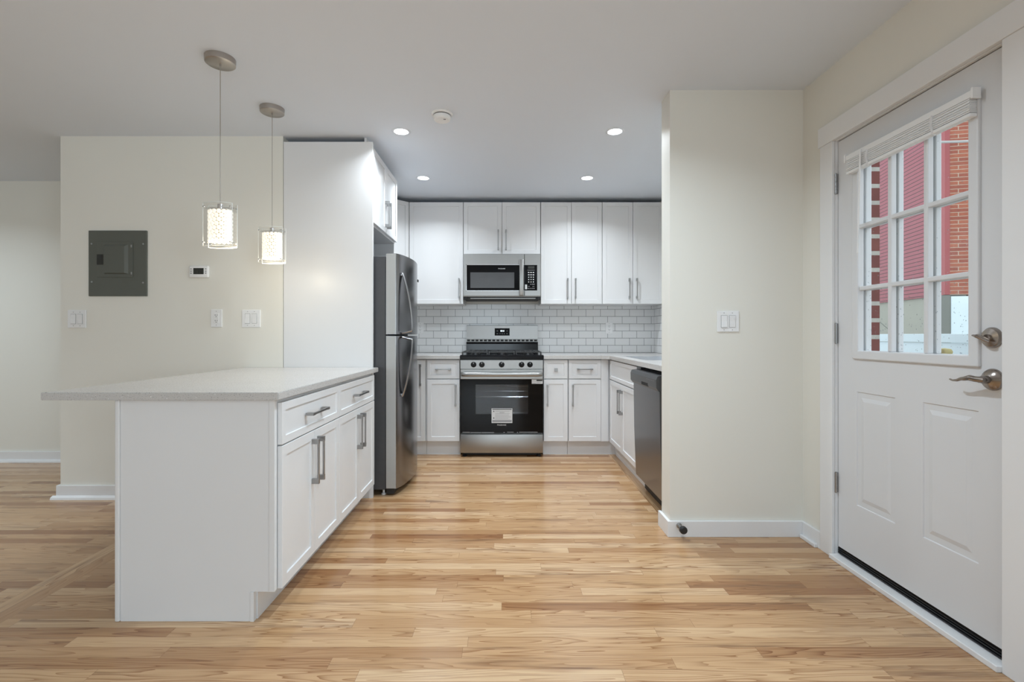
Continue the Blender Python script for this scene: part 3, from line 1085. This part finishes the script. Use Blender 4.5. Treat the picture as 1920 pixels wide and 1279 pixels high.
for i in range(15):
    x = ox0 + 0.02 + i * 0.0316
    k.cyl((x, 0.030, 0.548), (x, 0.036, 0.556), 0.0012, n=6)
k.build('oven_rack', 'chrome', od)
k = B(ox0, ox1, 0.0045, 0.0075, oz0, oz1)
k.build('oven_window', 'oven_glass', od)
k = MB()
for a, b, z in ((-0.285, -0.19, 0.228), (-0.185, -0.07, 0.228), (0.015, 0.03, 0.229), (0.14, 0.15, 0.229), (-0.36, -0.29, 0.230), (0.05, 0.11, 0.231), (0.16, 0.33, 0.231)):
    B(a, b, 0.000, 0.002, z - 0.003, z + 0.002).build('vent_slot', 'print_g', od)
# stickers
k = B(-0.093, 0.098, 0.000, 0.002, 0.315, 0.449)
wl = k.build('warning_label', 'paper', od)
k = MB()
k.box(-0.086, 0.092, -0.0006, 0.0, 0.437, 0.444)
k.build('label_heading', 'print_k', wl)
k = MB()
rr = random.Random(3)
for i, z in enumerate((0.425, 0.418, 0.402, 0.395, 0.384, 0.376, 0.368, 0.357, 0.350)):
    k.box(-0.060 if z > 0.345 else -0.086, 0.086 - rr.uniform(0, 0.03), -0.0006, 0.0, z - 0.0011, z + 0.0011)
k.box(-0.086, 0.092, -0.0006, 0.0, 0.325, 0.341)
k.box(-0.02, 0.025, -0.0007, 0.0, 0.408, 0.412)
k.build('label_text', 'print_g', wl)
for z in (0.423, 0.362):
    k = MB()
    k.prism([(-0.080, z - 0.006), (-0.066, z - 0.006), (-0.073, z + 0.008)], lambda u, v, w: (u, w, v), -0.0007, 0.0)
    tri = k.build('warning_triangle', 'print_k', od)
k = B(0.276, h - 0.002, 0.000, 0.002, 0.675, 0.715)
cl = k.build('corner_label', 'paper', od)
k = MB()
k.box(0.320, h - 0.006, -0.0006, 0.0, 0.700, 0.713)
k.build('label_heading', 'print_k', cl)
k = MB()
k.box(0.322, h - 0.008, -0.0006, 0.0, 0.687, 0.690)
k.box(0.282, 0.310, -0.0006, 0.0, 0.679, 0.682)
k.build('label_text', 'print_g', cl)
lettering('brand_lettering', 'FRIGIDAIRE', 0.0165, (0.0, 0.0015, 0.296), FRONT, 'print_w', od)
# control panel and knobs
k = MB()
k.prism([(0.000, 0.812), (0.001, 0.893), (0.06, 0.893), (0.06, 0.812)], lambda u, v, w: (w, u, v), -h, h)
cp = k.build('control_panel', 'steel', rg)
for x in (-0.258, -0.182, 0.0, 0.183, 0.260):
    k = MB()
    k.lathe([(0.026, 0), (0.026, -0.004), (0.0225, -0.006), (0.0215, -0.024), (0.018, -0.027), (0, -0.027)], (x, 0.003, 0.852), 'y', 24)
    k.box(x - 0.004, x + 0.004, -0.034, -0.020, 0.832, 0.872, 0.0015)
    kn = k.build('burner_knob', 'black', rg, smooth=True)
    B(x - 0.0012, x + 0.0012, -0.0346, -0.0338, 0.860, 0.871).build('pointer', 'print_w', kn)
k = MB()
for x in (-0.300, -0.148, 0.034, 0.120, 0.140, 0.300, 0.312):
    B(x - 0.004, x + 0.004, 0.0035, 0.0058, 0.864, 0.868).build('panel_marking', 'print_k', cp)
# cooktop
k = MB()
k.prism([(-0.006, 0.894), (-0.006, 0.925), (0.012, 0.939), (0.585, 0.939), (0.585, 0.894)], lambda u, v, w: (w, u, v), -h - 0.003, h + 0.003)
ct = k.build('cooktop', 'black', rg)
for (x, y, r) in ((-0.25, 0.17, 0.045), (-0.25, 0.44, 0.036), (0.0, 0.30, 0.05), (0.25, 0.17, 0.05), (0.25, 0.44, 0.034)):
    k = MB()
    k.lathe([(r, 0.938), (r, 0.948), (r * 0.8, 0.950), (r * 0.8, 0.956), (0, 0.957)], (x, y, 0), 'z', 24)
    k.build('burner', 'iron', ct, smooth=True)
for (a, b) in ((-0.368, -0.128), (-0.122, 0.122), (0.128, 0.368)):
    k = MB()
    y0, y1, z = 0.03, 0.565, 0.970
    for yy in (y0, y1, (y0 + y1) / 2):
        k.box(a, b, yy - 0.005, yy + 0.005, z - 0.010, z, 0.002)
    for xx in (a + 0.005, b - 0.005):
        k.box(xx - 0.005, xx + 0.005, y0, y1, z - 0.010, z, 0.002)
    nf = 4 if b - a < 0.2405 else 2
    for i in range(nf):
        xx = a + (b - a) * (i + 1) / (nf + 1)
        k.box(xx - 0.004, xx + 0.004, y0 + 0.0, y0 + 0.10, z - 0.010, z + 0.002, 0.001)
        k.box(xx - 0.004, xx + 0.004, y1 - 0.16, y1, z - 0.010, z + 0.002, 0.001)
        k.box(xx - 0.004, xx + 0.004, (y0 + y1) / 2 - 0.07, (y0 + y1) / 2 + 0.07, z - 0.010, z + 0.002, 0.001)
    for xx in (a + 0.006, b - 0.006):
        for yy in (y0 + 0.002, y1 - 0.002):
            k.box(xx - 0.006, xx + 0.006, yy - 0.006, yy + 0.006, 0.939, z - 0.002, 0.002)
    k.build('grate', 'iron', ct)
# backguard
hb = 0.3715
k = MB()
k.prism([(0.600, 1.082), (0.612, 1.222), (0.668, 1.222), (0.668, 1.082)], lambda u, v, w: (w, u, v), -hb, hb)
bg = k.build('backguard', 'steel', rg)
B(-hb, hb, 0.612, 0.668, 1.222, 1.226).build('top_edge', 'fridge_side', bg)
k = MB()
k.box(-hb, hb, 0.608, 0.668, 1.052, 1.082)
vp = k.build('vent_panel', 'fridge_edge', bg)
k = MB()
for i in range(17):
    x = -0.35 + i * 0.0437
    k.box(x - 0.015, x + 0.015, 0.606, 0.608, 1.058, 1.076)
k.build('vent_slots', 'dark_gap', vp)
k = MB()
k.prism([(0.586, 0.894), (0.590, 1.030), (0.602, 1.052), (0.668, 1.052), (0.668, 0.894)], lambda u, v, w: (w, u, v), -hb - 0.002, hb + 0.002)
k.build('rear_panel', 'black', bg)
k = MB()
k.prism([(0.6025, 1.118), (0.6095, 1.195), (0.6128, 1.195), (0.6128, 1.118)], lambda u, v, w: (w, u, v), -0.078, 0.078)
ds = k.build('display', 'black_glass', bg)
SL = Matrix.Rotation(R(-5), 3, 'X') @ FRONT
lettering('clock_digits', '88:8', 0.024, (0.002, 0.6065, 1.166), SL, 'led', ds)
for (x, z, w) in ((-0.051, 1.167, 0.016), (-0.051, 1.138, 0.017), (-0.022, 1.138, 0.009), (0.0, 1.138, 0.010), (0.022, 1.138, 0.009), (0.051, 1.167, 0.011), (0.051, 1.138, 0.011)):
    yf = 0.6025 + (z - 1.118) * 0.0909
    B(x - w / 2, x + w / 2, yf - 0.0012, yf + 0.0008, z - 0.0035, z + 0.0035).build('display_key', 'key_grey', ds)

# ------------------------------------------------------------------ microwave
mw = thing('microwave', 'stainless over the range microwave under the short wall cabinet', 'microwave', (-0.036, 4.70, 1.50))
k = B(-0.379, 0.379, 0.022, 0.385, 0.0, 0.422, 0.002)
k.build('case', 'steel', mw)
k = MB()
k.box(-0.379, 0.219, 0.0, 0.021, 0.006, 0.420, 0.003)
md = k.build('microwave_door', 'steel', mw)
k = MB()
k.box(-0.345, 0.219, -0.002, 0.0, 0.060, 0.309)
mg = k.build('door_glass', 'black_glass', md)
B(-0.309, 0.121, -0.0032, -0.002, 0.084, 0.237).build('mesh_window', 'mw_win', mg)
k = MB()
for a in ((-0.351, 0.350, 0.0, -0.003, 0.309, 0.314), (-0.351, 0.350, 0.0, -0.003, 0.055, 0.060), (-0.351, -0.345, 0.0, -0.003, 0.055, 0.314)):
    k.box(a[0], min(a[1], 0.219), a[3], a[2], a[4], a[5])
k.build('glass_bezel', 'chrome', md)
lettering('brand_lettering', 'FRIGIDAIRE', 0.0135, (-0.002, -0.0025, 0.273), FRONT, 'print_w', mg)
k = MB()
k.box(0.170, 0.212, -0.050, -0.036, 0.008, 0.358, 0.005)
k.box(0.180, 0.202, -0.040, 0.0, 0.020, 0.050, 0.003)
k.box(0.180, 0.202, -0.040, 0.0, 0.315, 0.345, 0.003)
k.build('microwave_handle', 'steel', md, smooth=True)
k = MB()
k.box(0.222, 0.379, 0.0, 0.021, 0.006, 0.420, 0.003)
cp = k.build('keypad_panel', 'steel', mw)
k = B(0.222, 0.345, -0.002, 0.0, 0.060, 0.309)
kp = k.build('keypad', 'black_glass', cp)
B(0.255, 0.318, -0.0032, -0.002, 0.272, 0.298).build('clock_window', 'lcd', kp)
for r_, z in enumerate((0.236, 0.213, 0.190, 0.167, 0.143)):
    for c_, x in enumerate((0.262, 0.285, 0.308)):
        w = 0.0072 if r_ < 2 else 0.0048
        B(x - w, x + w, -0.0030, -0.002, z - 0.0045, z + 0.0045).build('key', 'print_w', kp)
k = MB()
k.box(0.250, 0.320, -0.003, -0.002, 0.256, 0.260)
k.box(0.278, 0.290, -0.003, -0.002, 0.118, 0.125)
k.box(0.296, 0.320, -0.003, -0.002, 0.118, 0.125)
k.box(0.254, 0.272, -0.003, -0.002, 0.098, 0.102)
k.box(0.298, 0.318, -0.003, -0.002, 0.098, 0.102)
for x in (0.258, 0.276, 0.295, 0.313):
    k.box(x - 0.005, x + 0.005, -0.003, -0.002, 0.076, 0.084)
k.build('key_legend', 'print_g', kp)
B(0.226, 0.246, -0.0032, -0.002, 0.072, 0.118).build('sticker', 'paper', kp)
k = MB()
k.box(-0.372, 0.372, 0.03, 0.37, -0.022, 0.0)
k.box(-0.379, -0.345, 0.020, 0.05, -0.028, 0.0, 0.004)
k.box(0.345, 0.379, 0.020, 0.05, -0.028, 0.0, 0.004)
k.build('bottom_grille', 'black_m', mw)
B(-0.31, 0.33, 0.015, 0.03, -0.020, -0.012, 0.001).build('vent_lip', 'steel', mw)

# ------------------------------------------------------------------ dishwasher
dw = thing('dishwasher', 'dark stainless dishwasher with pocket handle next to the stub wall', 'dishwasher', (0.952, 3.508, 0), -90)
DWW = 0.600
k = B(0.006, DWW - 0.006, 0.035, 0.60, 0.10, 0.885)
k.build('tub', 'dark_gap', dw)
Mtilt = Matrix.Translation((0, 0.0, 0.104)) @ Matrix.Rotation(R(1.5), 4, 'X') @ Matrix.Translation((0, 0, -0.104))
k = MB()
prof = [(0.034, 0.104), (0.004, 0.104), (0.0, 0.110), (-0.004, 0.45), (0.0, 0.776), (0.034, 0.776)]
k.prism(prof, lambda u, v, w: (w, u, v), 0.003, DWW - 0.003)
k.tilt(Mtilt)
dd = k.build('dishwasher_door', 'steel_d', dw)
k = MB()
prof = [(0.034, 0.779), (-0.006, 0.779), (-0.020, 0.800), (-0.020, 0.850), (-0.010, 0.872), (0.034, 0.876)]
k.prism(prof, lambda u, v, w: (w, u, v), 0.001, DWW - 0.001)
k.tilt(Mtilt)
cp = k.build('control_strip', 'dw_panel', dd)
k = B(0.275, 0.425, -0.0205, -0.012, 0.792, 0.815, 0.003)
k.tilt(Mtilt)
k.build('pocket_handle', 'dark_gap', cp)
for i in range(5):
    k = B(0.40 + i * 0.035, 0.412 + i * 0.035, -0.0207, -0.0195, 0.838, 0.842)
    k.tilt(Mtilt)
    k.build('panel_marking', 'print_g', cp)
k = MB()
k.box(0.02, DWW - 0.02, 0.06, 0.075, 0.012, 0.10)
k.build('kick_plate', 'black_m', dw)
for x in (0.05, DWW - 0.05):
    k = MB()
    k.lathe([(0.016, 0), (0.016, 0.008), (0.007, 0.010), (0.007, 0.10)], (x, 0.09, 0), 'z', 12)
    k.build('foot', 'nickel', dw, smooth=True)

# ------------------------------------------------------------------ ceiling fixtures
def make_downlight():
    t = thing('recessed_light', 'x', 'ceiling light', (0, 0, ZC), group='recessed kitchen downlights')
    k = MB()
    k.lathe([(0.046, -0.0005), (0.047, -0.005), (0.058, -0.005), (0.064, -0.0005)], (0, 0, 0), 'z', 40)
    k.build('trim_ring', 'ceiling', t, smooth=True)
    k = MB()
    k.lathe([(0.0, -0.0035), (0.0465, -0.0035), (0.0465, -0.001), (0.0, -0.001)], (0, 0, 0), 'z', 40)
    k.build('diffuser', 'bulb', t)
    l = bpy.data.lights.new('downlight_beam', 'AREA')
    l.shape = 'DISK'
    l.size = 0.09
    l.energy = 8.5
    l.spread = R(140)
    l.color = LED
    o = bpy.data.objects.new('downlight_beam', l)
    C.objects.link(o)
    o.location = (0, 0, -0.008)
    o.parent = t
    return t


d0 = make_downlight()
spots = [((-0.700, 3.22), 'left of the two nearer lit downlights, closest to the smoke detector'),
         ((0.733, 3.22), 'right of the two nearer lit downlights, beside the stub wall'),
         ((-0.715, 4.17), 'left of the two smaller lit downlights close to the back wall cabinets'),
         ((0.708, 4.17), 'right of the two smaller lit downlights close to the back wall cabinets')]
for i, ((x, y), lab) in enumerate(spots):
    if i == 0:
        d0.location = (x, y, ZC)
        d0['label'] = lab
    else:
        d = dup(d0, (x, y, ZC), lab)
        if y > 4:
            for c in d.children:
                if c.type == 'LIGHT':
                    c.data = c.data.copy()
                    c.data.energy = 8.0
# fill lamps added at the ceiling out of view, no visible fixtures
for x, y in ((0.15, 1.90), (-0.7, -0.6), (0.7, -0.6), (-3.3, 1.6), (-4.8, 3.0), (-3.0, -1.0), (-0.7, -2.4)):
    l = bpy.data.lights.new('added_fill_lamp', 'AREA')
    l.shape = 'DISK'
    l.size = 0.10
    l.energy = 15.0 if x < -4 else (20.0 if y > 1.8 else 5.5)
    l.spread = R(150 if x < -4 or y > 1.8 else 100)
    l.color = (0.76, 0.895, 1.0)
    o = bpy.data.objects.new('added_fill_lamp', l)
    C.objects.link(o)
    o.location = (x, y, ZC - 0.012)

sd = thing('smoke_detector', 'round white smoke detector on the ceiling between the downlights', 'smoke detector', (-0.394, 2.97, ZC))
k = MB()
k.lathe([(0.066, 0), (0.066, -0.004), (0.060, -0.010), (0.056, -0.010)], (0, 0, 0), 'z', 40)
k.build('mounting_plate', 'plastic', sd, smooth=True)
k = MB()
k.lathe([(0.052, -0.010), (0.052, -0.014)], (0, 0, 0), 'z', 40)
k.build('vent_gap', 'dark_gap', sd, smooth=True)
k = MB()
k.lathe([(0.053, -0.014), (0.055, -0.020), (0.052, -0.034), (0.046, -0.040), (0.0, -0.042)], (0, 0, 0), 'z', 40)
k.build('cover', 'plastic', sd, smooth=True)
B(0.012, 0.026, -0.022, -0.014, -0.0425, -0.0405).build('test_button', 'key_grey', sd)


def make_pendant():
    """square-shouldered lamp of two bowed glass plates around a lit crystal cylinder"""
    t = thing('pendant_light', 'x', 'pendant light', (0, 0, ZC), group='crystal pendant lights over the peninsula')
    k = MB()
    k.lathe([(0.0, -0.030), (0.064, -0.030), (0.068, -0.027), (0.069, -0.002), (0.069, 0.0)], (0, 0, 0), 'z', 48)
    k.build('canopy', 'satin', t, smooth=True)
    k = MB()
    k.lathe([(0.004, -0.030), (0.004, -0.042), (0.0, -0.044)], (0, 0, 0), 'z', 16)
    k.cyl((0, 0, -0.04), (0, 0, -0.735), 0.0017, n=10)
    k.build('cord', 'satin', t, smooth=True)
    zt, zb = -0.722, -0.932
    hw, bow = 0.072, 0.024
    for s in (-1, 1):
        k = MB()
        n = 14
        po, pi_ = [], []
        for i in range(n + 1):
            u = -1 + 2 * i / n
            y = s * (0.024 + bow * (1 - u * u))
            po.append((u * hw, y))
            pi_.append((u * hw, y - s * 0.004))
        k.prism(po + pi_[::-1], lambda u, v, w: (u, v, w), zb, zt)
        g = k.build('glass_plate', 'glass_lamp', t, smooth=True)
        k = MB()
        mid = [((a[0] + b[0]) / 2, (a[1] + b[1]) / 2) for a, b in zip(po, pi_)]
        for z in (zt, zb):
            k.sweep([(a, b, z) for a, b in mid], 0.0016, 0.0016, (0, 0, 1), 6)
        for a, b in (mid[0], mid[-1]):
            k.sweep([(a, b, zb), (a, b, zt)], 0.0016, 0.0016, (0, 1, 0), 6)
        k.build('glass_edge_shine', 'glass_edge_shine', g, smooth=True)
        k = MB()
        for z in (zt - 0.018, zb + 0.018):
            for u in (-0.90, 0.90):
                y = s * (0.024 + bow * (1 - u * u))
                k.cyl((u * hw, y - s * 0.006, z), (u * hw, y + s * 0.004, z), 0.0035, n=12)
        k.build('standoff', 'chrome', g, smooth=True)
    k = MB()
    k.box(-0.068, 0.068, -0.005, 0.005, zt - 0.022, zt - 0.018)
    k.box(-0.068, 0.068, -0.005, 0.005, zb + 0.018, zb + 0.022)
    k.lathe([(0.012, zt + 0.0), (0.014, zt - 0.03)], (0, 0, 0), 'z', 20)
    k.build('bracket', 'chrome', t, smooth=True)
    k = MB()
    k.lathe([(0.0, zt - 0.030), (0.036, zt - 0.030), (0.036, zb + 0.022), (0.0, zb + 0.022)], (0, 0, 0), 'z', 32)
    k.tilt(Matrix.Diagonal((1.32, 0.80, 1, 1)))
    k.build('lit_core', 'lamp_core', t)
    # crystal beads strung round the core, staggered row by row
    rows, cols = 8, 14
    k = MB()
    bmesh.ops.create_icosphere(k.bm, subdivisions=2, radius=0.0116, matrix=Matrix.Diagonal((0.55, 0.98, 0.98, 1)))
    first = k.build('crystal_bead', 'crystal', t)
    for r_ in range(rows):
        z = zt - 0.040 - r_ * 0.0200
        for c_ in range(cols):
            a = 2 * PI * (c_ + 0.5 * (r_ % 2)) / cols
            o = first if r_ == 0 and c_ == 0 else first.copy()
            if o is not first:
                C.objects.link(o)
                o.parent = t
            o.location = (0.0530 * math.cos(a), 0.0335 * math.sin(a), z)
            o.rotation_euler = (0, 0, math.atan2(math.sin(a) * 0.053, math.cos(a) * 0.0335))
    l = bpy.data.lights.new('pendant_glow', 'POINT')
    l.energy = 1.9
    l.color = (1.0, 0.86, 0.62)
    l.shadow_soft_size = 0.06
    o = bpy.data.objects.new('pendant_glow', l)
    C.objects.link(o)
    o.location = (0, 0, zb - 0.02)
    o.parent = t
    return t


p0 = make_pendant()
p0.location = (-1.410, 2.372, ZC)
p0['label'] = 'larger looking crystal pendant hanging over the near part of the peninsula counter'
dup(p0, (-1.408, 2.895, ZC), 'crystal pendant hanging closer to the tall white panel')

# ------------------------------------------------------------------ wall fittings


def wall_plate(kind, label, x, z, w, hgt, y, gangs, group, cat):
    t = thing(kind, label, cat, (x, y, z), 0, group)
    k = B(-w / 2, w / 2, -0.0065, 0.0, -hgt / 2, hgt / 2, 0.0022)
    k.build('cover_plate', 'plastic', t)
    if kind == 'light_switch':
        for i in range(gangs):
            cx = (i - (gangs - 1) / 2) * 0.046
            k = MB()
            k.box(cx - 0.0175, cx + 0.0175, -0.0078, -0.0060, -0.034, 0.034)
            fr_ = k.build('switch_frame', 'key_grey', t)
            up = (i == 0)
            k = MB()
            s = 1 if up else -1
            k.prism([(-0.0075, -0.0325), (-0.0125 if s > 0 else -0.0085, -0.0325), (-0.0092, 0.0), (-0.0085 if s > 0 else -0.0125, 0.0325), (-0.0075, 0.0325)], lambda u, v, w_: (w_, u, v), cx - 0.0163, cx + 0.0163)
            k.build('rocker', 'plastic', fr_)
    else:
        k = B(-0.0175, 0.0175, -0.0085, -0.006, -0.034, 0.034, 0.001)
        f_ = k.build('receptacle', 'plastic', t)
        k = MB()
        for zc in (-0.019, 0.019):
            k.box(-0.0078, -0.0052, -0.0092, -0.0080, zc - 0.002, zc + 0.007)
            k.box(0.0052, 0.0078, -0.0092, -0.0080, zc - 0.001, zc + 0.006)
            k.cyl((0, -0.0092, zc - 0.009), (0, -0.0080, zc - 0.009), 0.0026, n=12)
        k.build('socket_slots', 'print_k', f_)
    k = MB()
    xs = [(i - (gangs - 1) / 2) * 0.046 for i in range(gangs)]
    for x_ in xs:
        for z_ in (-0.047, 0.047):
            k.cyl((x_, -0.0072, z_), (x_, -0.006, z_), 0.0026, n=10)
    k.build('screws', 'nickel', t)
    return t


wall_plate('light_switch', 'white double rocker switch below the grey breaker panel', -2.943, 1.233, 0.126, 0.122, YL, 2, 'double rocker switches', 'light switch')
wall_plate('light_switch', 'white double rocker switch above the peninsula counter beside the tall panel', -1.747, 1.236, 0.126, 0.120, YL, 2, 'double rocker switches', 'light switch')
wall_plate('light_switch', 'white double rocker switch on the stub wall by the entry door', 1.240, 1.198, 0.122, 0.116, 2.68, 2, 'double rocker switches', 'light switch')
wall_plate('wall_outlet', 'white duplex outlet on the cream wall below the thermostat', -1.985, 1.238, 0.076, 0.122, YL, 1, 'duplex outlets', 'outlet')
wall_plate('wall_outlet', 'white duplex outlet in the tiles right of the range', 1.098, 1.198, 0.074, 0.118, YB - 0.008, 1, 'duplex outlets', 'outlet')
wall_plate('wall_outlet', 'white duplex outlet in the tiles between refrigerator and range', -0.905, 1.198, 0.074, 0.118, YB - 0.008, 1, 'duplex outlets', 'outlet')

th = thing('thermostat', 'small white thermostat with dark screen on the cream wall', 'thermostat', (-2.098, YL, 1.556))
B(-0.066, 0.066, -0.022, 0.0, -0.041, 0.041, 0.008, 3).build('housing', 'plastic', th, smooth=True)
sc_ = B(-0.034, 0.036, -0.0232, -0.021, -0.018, 0.024)
sc_ = sc_.build('screen', 'lcd', th)
k = MB()
for a in ((-0.004, 0.006, 0.010, 0.013), (0.002, 0.006, -0.012, 0.013), (0.006, 0.022, 0.010, 0.013), (0.018, 0.022, -0.012, 0.013), (0.004, 0.022, -0.012, -0.009), (-0.018, -0.014, -0.004, 0.013)):
    k.box(a[0], a[1], -0.0238, -0.0230, a[2], a[3])
k.build('screen_digits', 'lcd_seg', sc_)
for x in (-0.050, 0.050):
    for z in (0.018, 0.003, -0.011):
        B(x - 0.005, x + 0.005, -0.0235, -0.0215, z - 0.003, z + 0.003, 0.001).build('button', 'key_grey', th)

ebp = thing('breaker_panel', 'grey metal electrical breaker panel set on the cream wall', 'electrical panel', (-2.659, YL, 1.614))
W2, H2 = 0.199, 0.225
k = B(-W2, W2, -0.012, 0.0, -H2, H2, 0.0025)
k.build('cover_plate', 'panel_grey', ebp)


def ex(px_):
    return -W2 + (px_ - 92) / (1066 - 92) * 2 * W2


def ez(py_):
    return H2 - (py_ - 82) / (1185 - 82) * 2 * H2


k = MB()
k.box(ex(248), ex(842), -0.0165, -0.012, ez(868), ez(278), 0.0012)
pd = k.build('panel_door', 'panel_grey', ebp)
k = MB()
a0, a1, b0, b1 = ex(378), ex(770), ez(815), ez(318)
base = [(a0, b0), (a1, b0), (a1, b1), (a0, b1)]
top = [(a0 + 0.004, b0 + 0.007), (a1 - 0.020, b0 + 0.007), (a1 - 0.020, b1 - 0.014), (a0 + 0.004, b1 - 0.014)]
v0 = [k.bm.verts.new((x, -0.0163, z)) for x, z in base]
v1 = [k.bm.verts.new((x, -0.0275, z)) for x, z in top]
for i in range(4):
    k.bm.faces.new((v0[i], v0[(i + 1) % 4], v1[(i + 1) % 4], v1[i]))
k.bm.faces.new(v1)
bmesh.ops.recalc_face_normals(k.bm, faces=k.bm.faces)
k.build('raised_field', 'panel_grey', pd)
k = B(ex(246), ex(350), -0.0185, -0.0163, ez(658), ez(486))
lt = k.build('latch', 'panel_dark', pd)
B(ex(285), ex(330), -0.0195, -0.0183, ez(555), ez(510)).build('latch_slot', 'print_k', lt)
for z in (345, 800):
    B(ex(810), ex(832), -0.0185, -0.0163, ez(z + 24), ez(z - 20), 0.001).build('hinge', 'nickel', pd)
for px_, py_ in ((146, 305), (1010, 308), (148, 945), (1008, 958)):
    k = MB()
    k.lathe([(0.006, -0.012), (0.006, -0.0135), (0.0, -0.0155)], (ex(px_), 0, ez(py_)), 'y', 14)
    k.build('screw', 'nickel', ebp, smooth=True)

# door stop on the baseboard of the stub wall
st = thing('door_stop', 'baseboard door stop with black rubber tip on the stub wall', 'door stop', (0.962, 2.663, 0.066))
k = MB()
k.lathe([(0.015, 0), (0.015, -0.004), (0.009, -0.008), (0.009, -0.055), (0.011, -0.057)], (0, 0, 0), 'y', 20)
k.build('rod', 'nickel', st, smooth=True)
k = MB()
k.lathe([(0.018, -0.052), (0.0205, -0.058), (0.0205, -0.072), (0.016, -0.077), (0.0, -0.078)], (0, 0, 0), 'y', 24)
k.build('rubber_tip', 'black_m', st, smooth=True)

# ------------------------------------------------------------------ outside the door
struct('ground', B(1.80, 16, -3.0, 22, -0.42, -0.30), 'ground', 'concrete ground outside', 'ground')
k = MB()
k.box(1.80, 1.872, 2.402, 5.2, -0.3, 3.2)
struct('wall_brick', k, 'brick_near', 'edge of the dark red brick outer wall beside the door', 'brick wall')

# neighbour's house: corner at (7.70, 8.41), siding wall running away, brick wall facing the door
nh = thing('neighbour_house', 'house next door with red lap siding and orange brick seen through the door glass', 'house', (7.70, 8.41, -0.3), -12.6)
# local: +y runs along the siding wall (away), +x along the brick wall
ZB = 1.83 + 0.3
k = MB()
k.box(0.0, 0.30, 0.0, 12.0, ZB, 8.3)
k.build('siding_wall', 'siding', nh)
k = MB()
k.box(0.05, 6.0, -0.012, 0.40, ZB, 8.3)
k.build('brick_wall', 'brick_far', nh)
B(-0.02, 0.055, -0.03, 0.06, ZB, 8.3).build('corner_trim', 'red_trim', nh)
B(0.04, 0.34, 0.05, 12.0, 0.0, ZB).build('foundation', 'found', nh)
B(0.06, 6.0, -0.05, 0.35, 0.0, ZB - 0.03).build('painted_foundation', 'found_w', nh)
B(-0.16, 0.05, -0.06, 0.04, 0.0, ZB - 0.01).build('foundation_corner_shade', 'found_d', nh)  # dark strip puts the shadowed corner into colour
B(0.01, 0.33, 0.0, 12.0, 8.3, 8.4).build('roof_edge', 'side_roof', nh)
k = MB()
k.cyl((0.035, 1.1, 1.18), (0.035, 2.6, 1.92), 0.006, n=6)
k.build('crack', 'found_d', nh)

# white vinyl fence between the yards
fe = thing('vinyl_fence', 'pale blue white vinyl fence outside the door glass', 'fence', (4.2, 3.0, -0.3))
k = MB()
k.box(-0.025, 0.025, -2.0, 4.5, 1.352, 1.435, 0.004)
k.build('top_rail', 'fence', fe)
k = MB()
k.box(-0.012, 0.012, -2.0, 4.5, 0.10, 1.349)
k.build('fence_panel', 'fence', fe)
k = MB()
k.box(-0.02, 0.03, 4.50, 4.60, 0, 1.50, 0.004)
k.build('fence_post', 'fence', fe)
# wood cap seen low in the last pane
k = MB()
k.lathe([(0.0, 0.0), (0.030, 0.0), (0.032, 1.27), (0.046, 1.275), (0.05, 1.295), (0.04, 1.315), (0.0, 1.322)], (0, 0, 0), 'z', 24)
pc = k.build('garden_post', 'post', smooth=True)
pc.location = (3.40, 3.72, -0.30)
tag(pc, 'yellow brown rounded post top low in front of the white fence', 'post')

# cable slung across the yard
k = MB()
pts = []
for i in range(21):
    t = i / 20
    pts.append((7.2 + t * 2.0, 8.2 - t * 0.9, 4.42 - 0.12 * math.sin(t * PI) * 1.0 + 0.05 * t))
k.sweep(pts, 0.022, None, (0, 0, 1), 8)
k2 = k.build('utility_cable', 'cable', smooth=True)
tag(k2, 'grey utility cable slung across the brick and siding next door', 'cable')
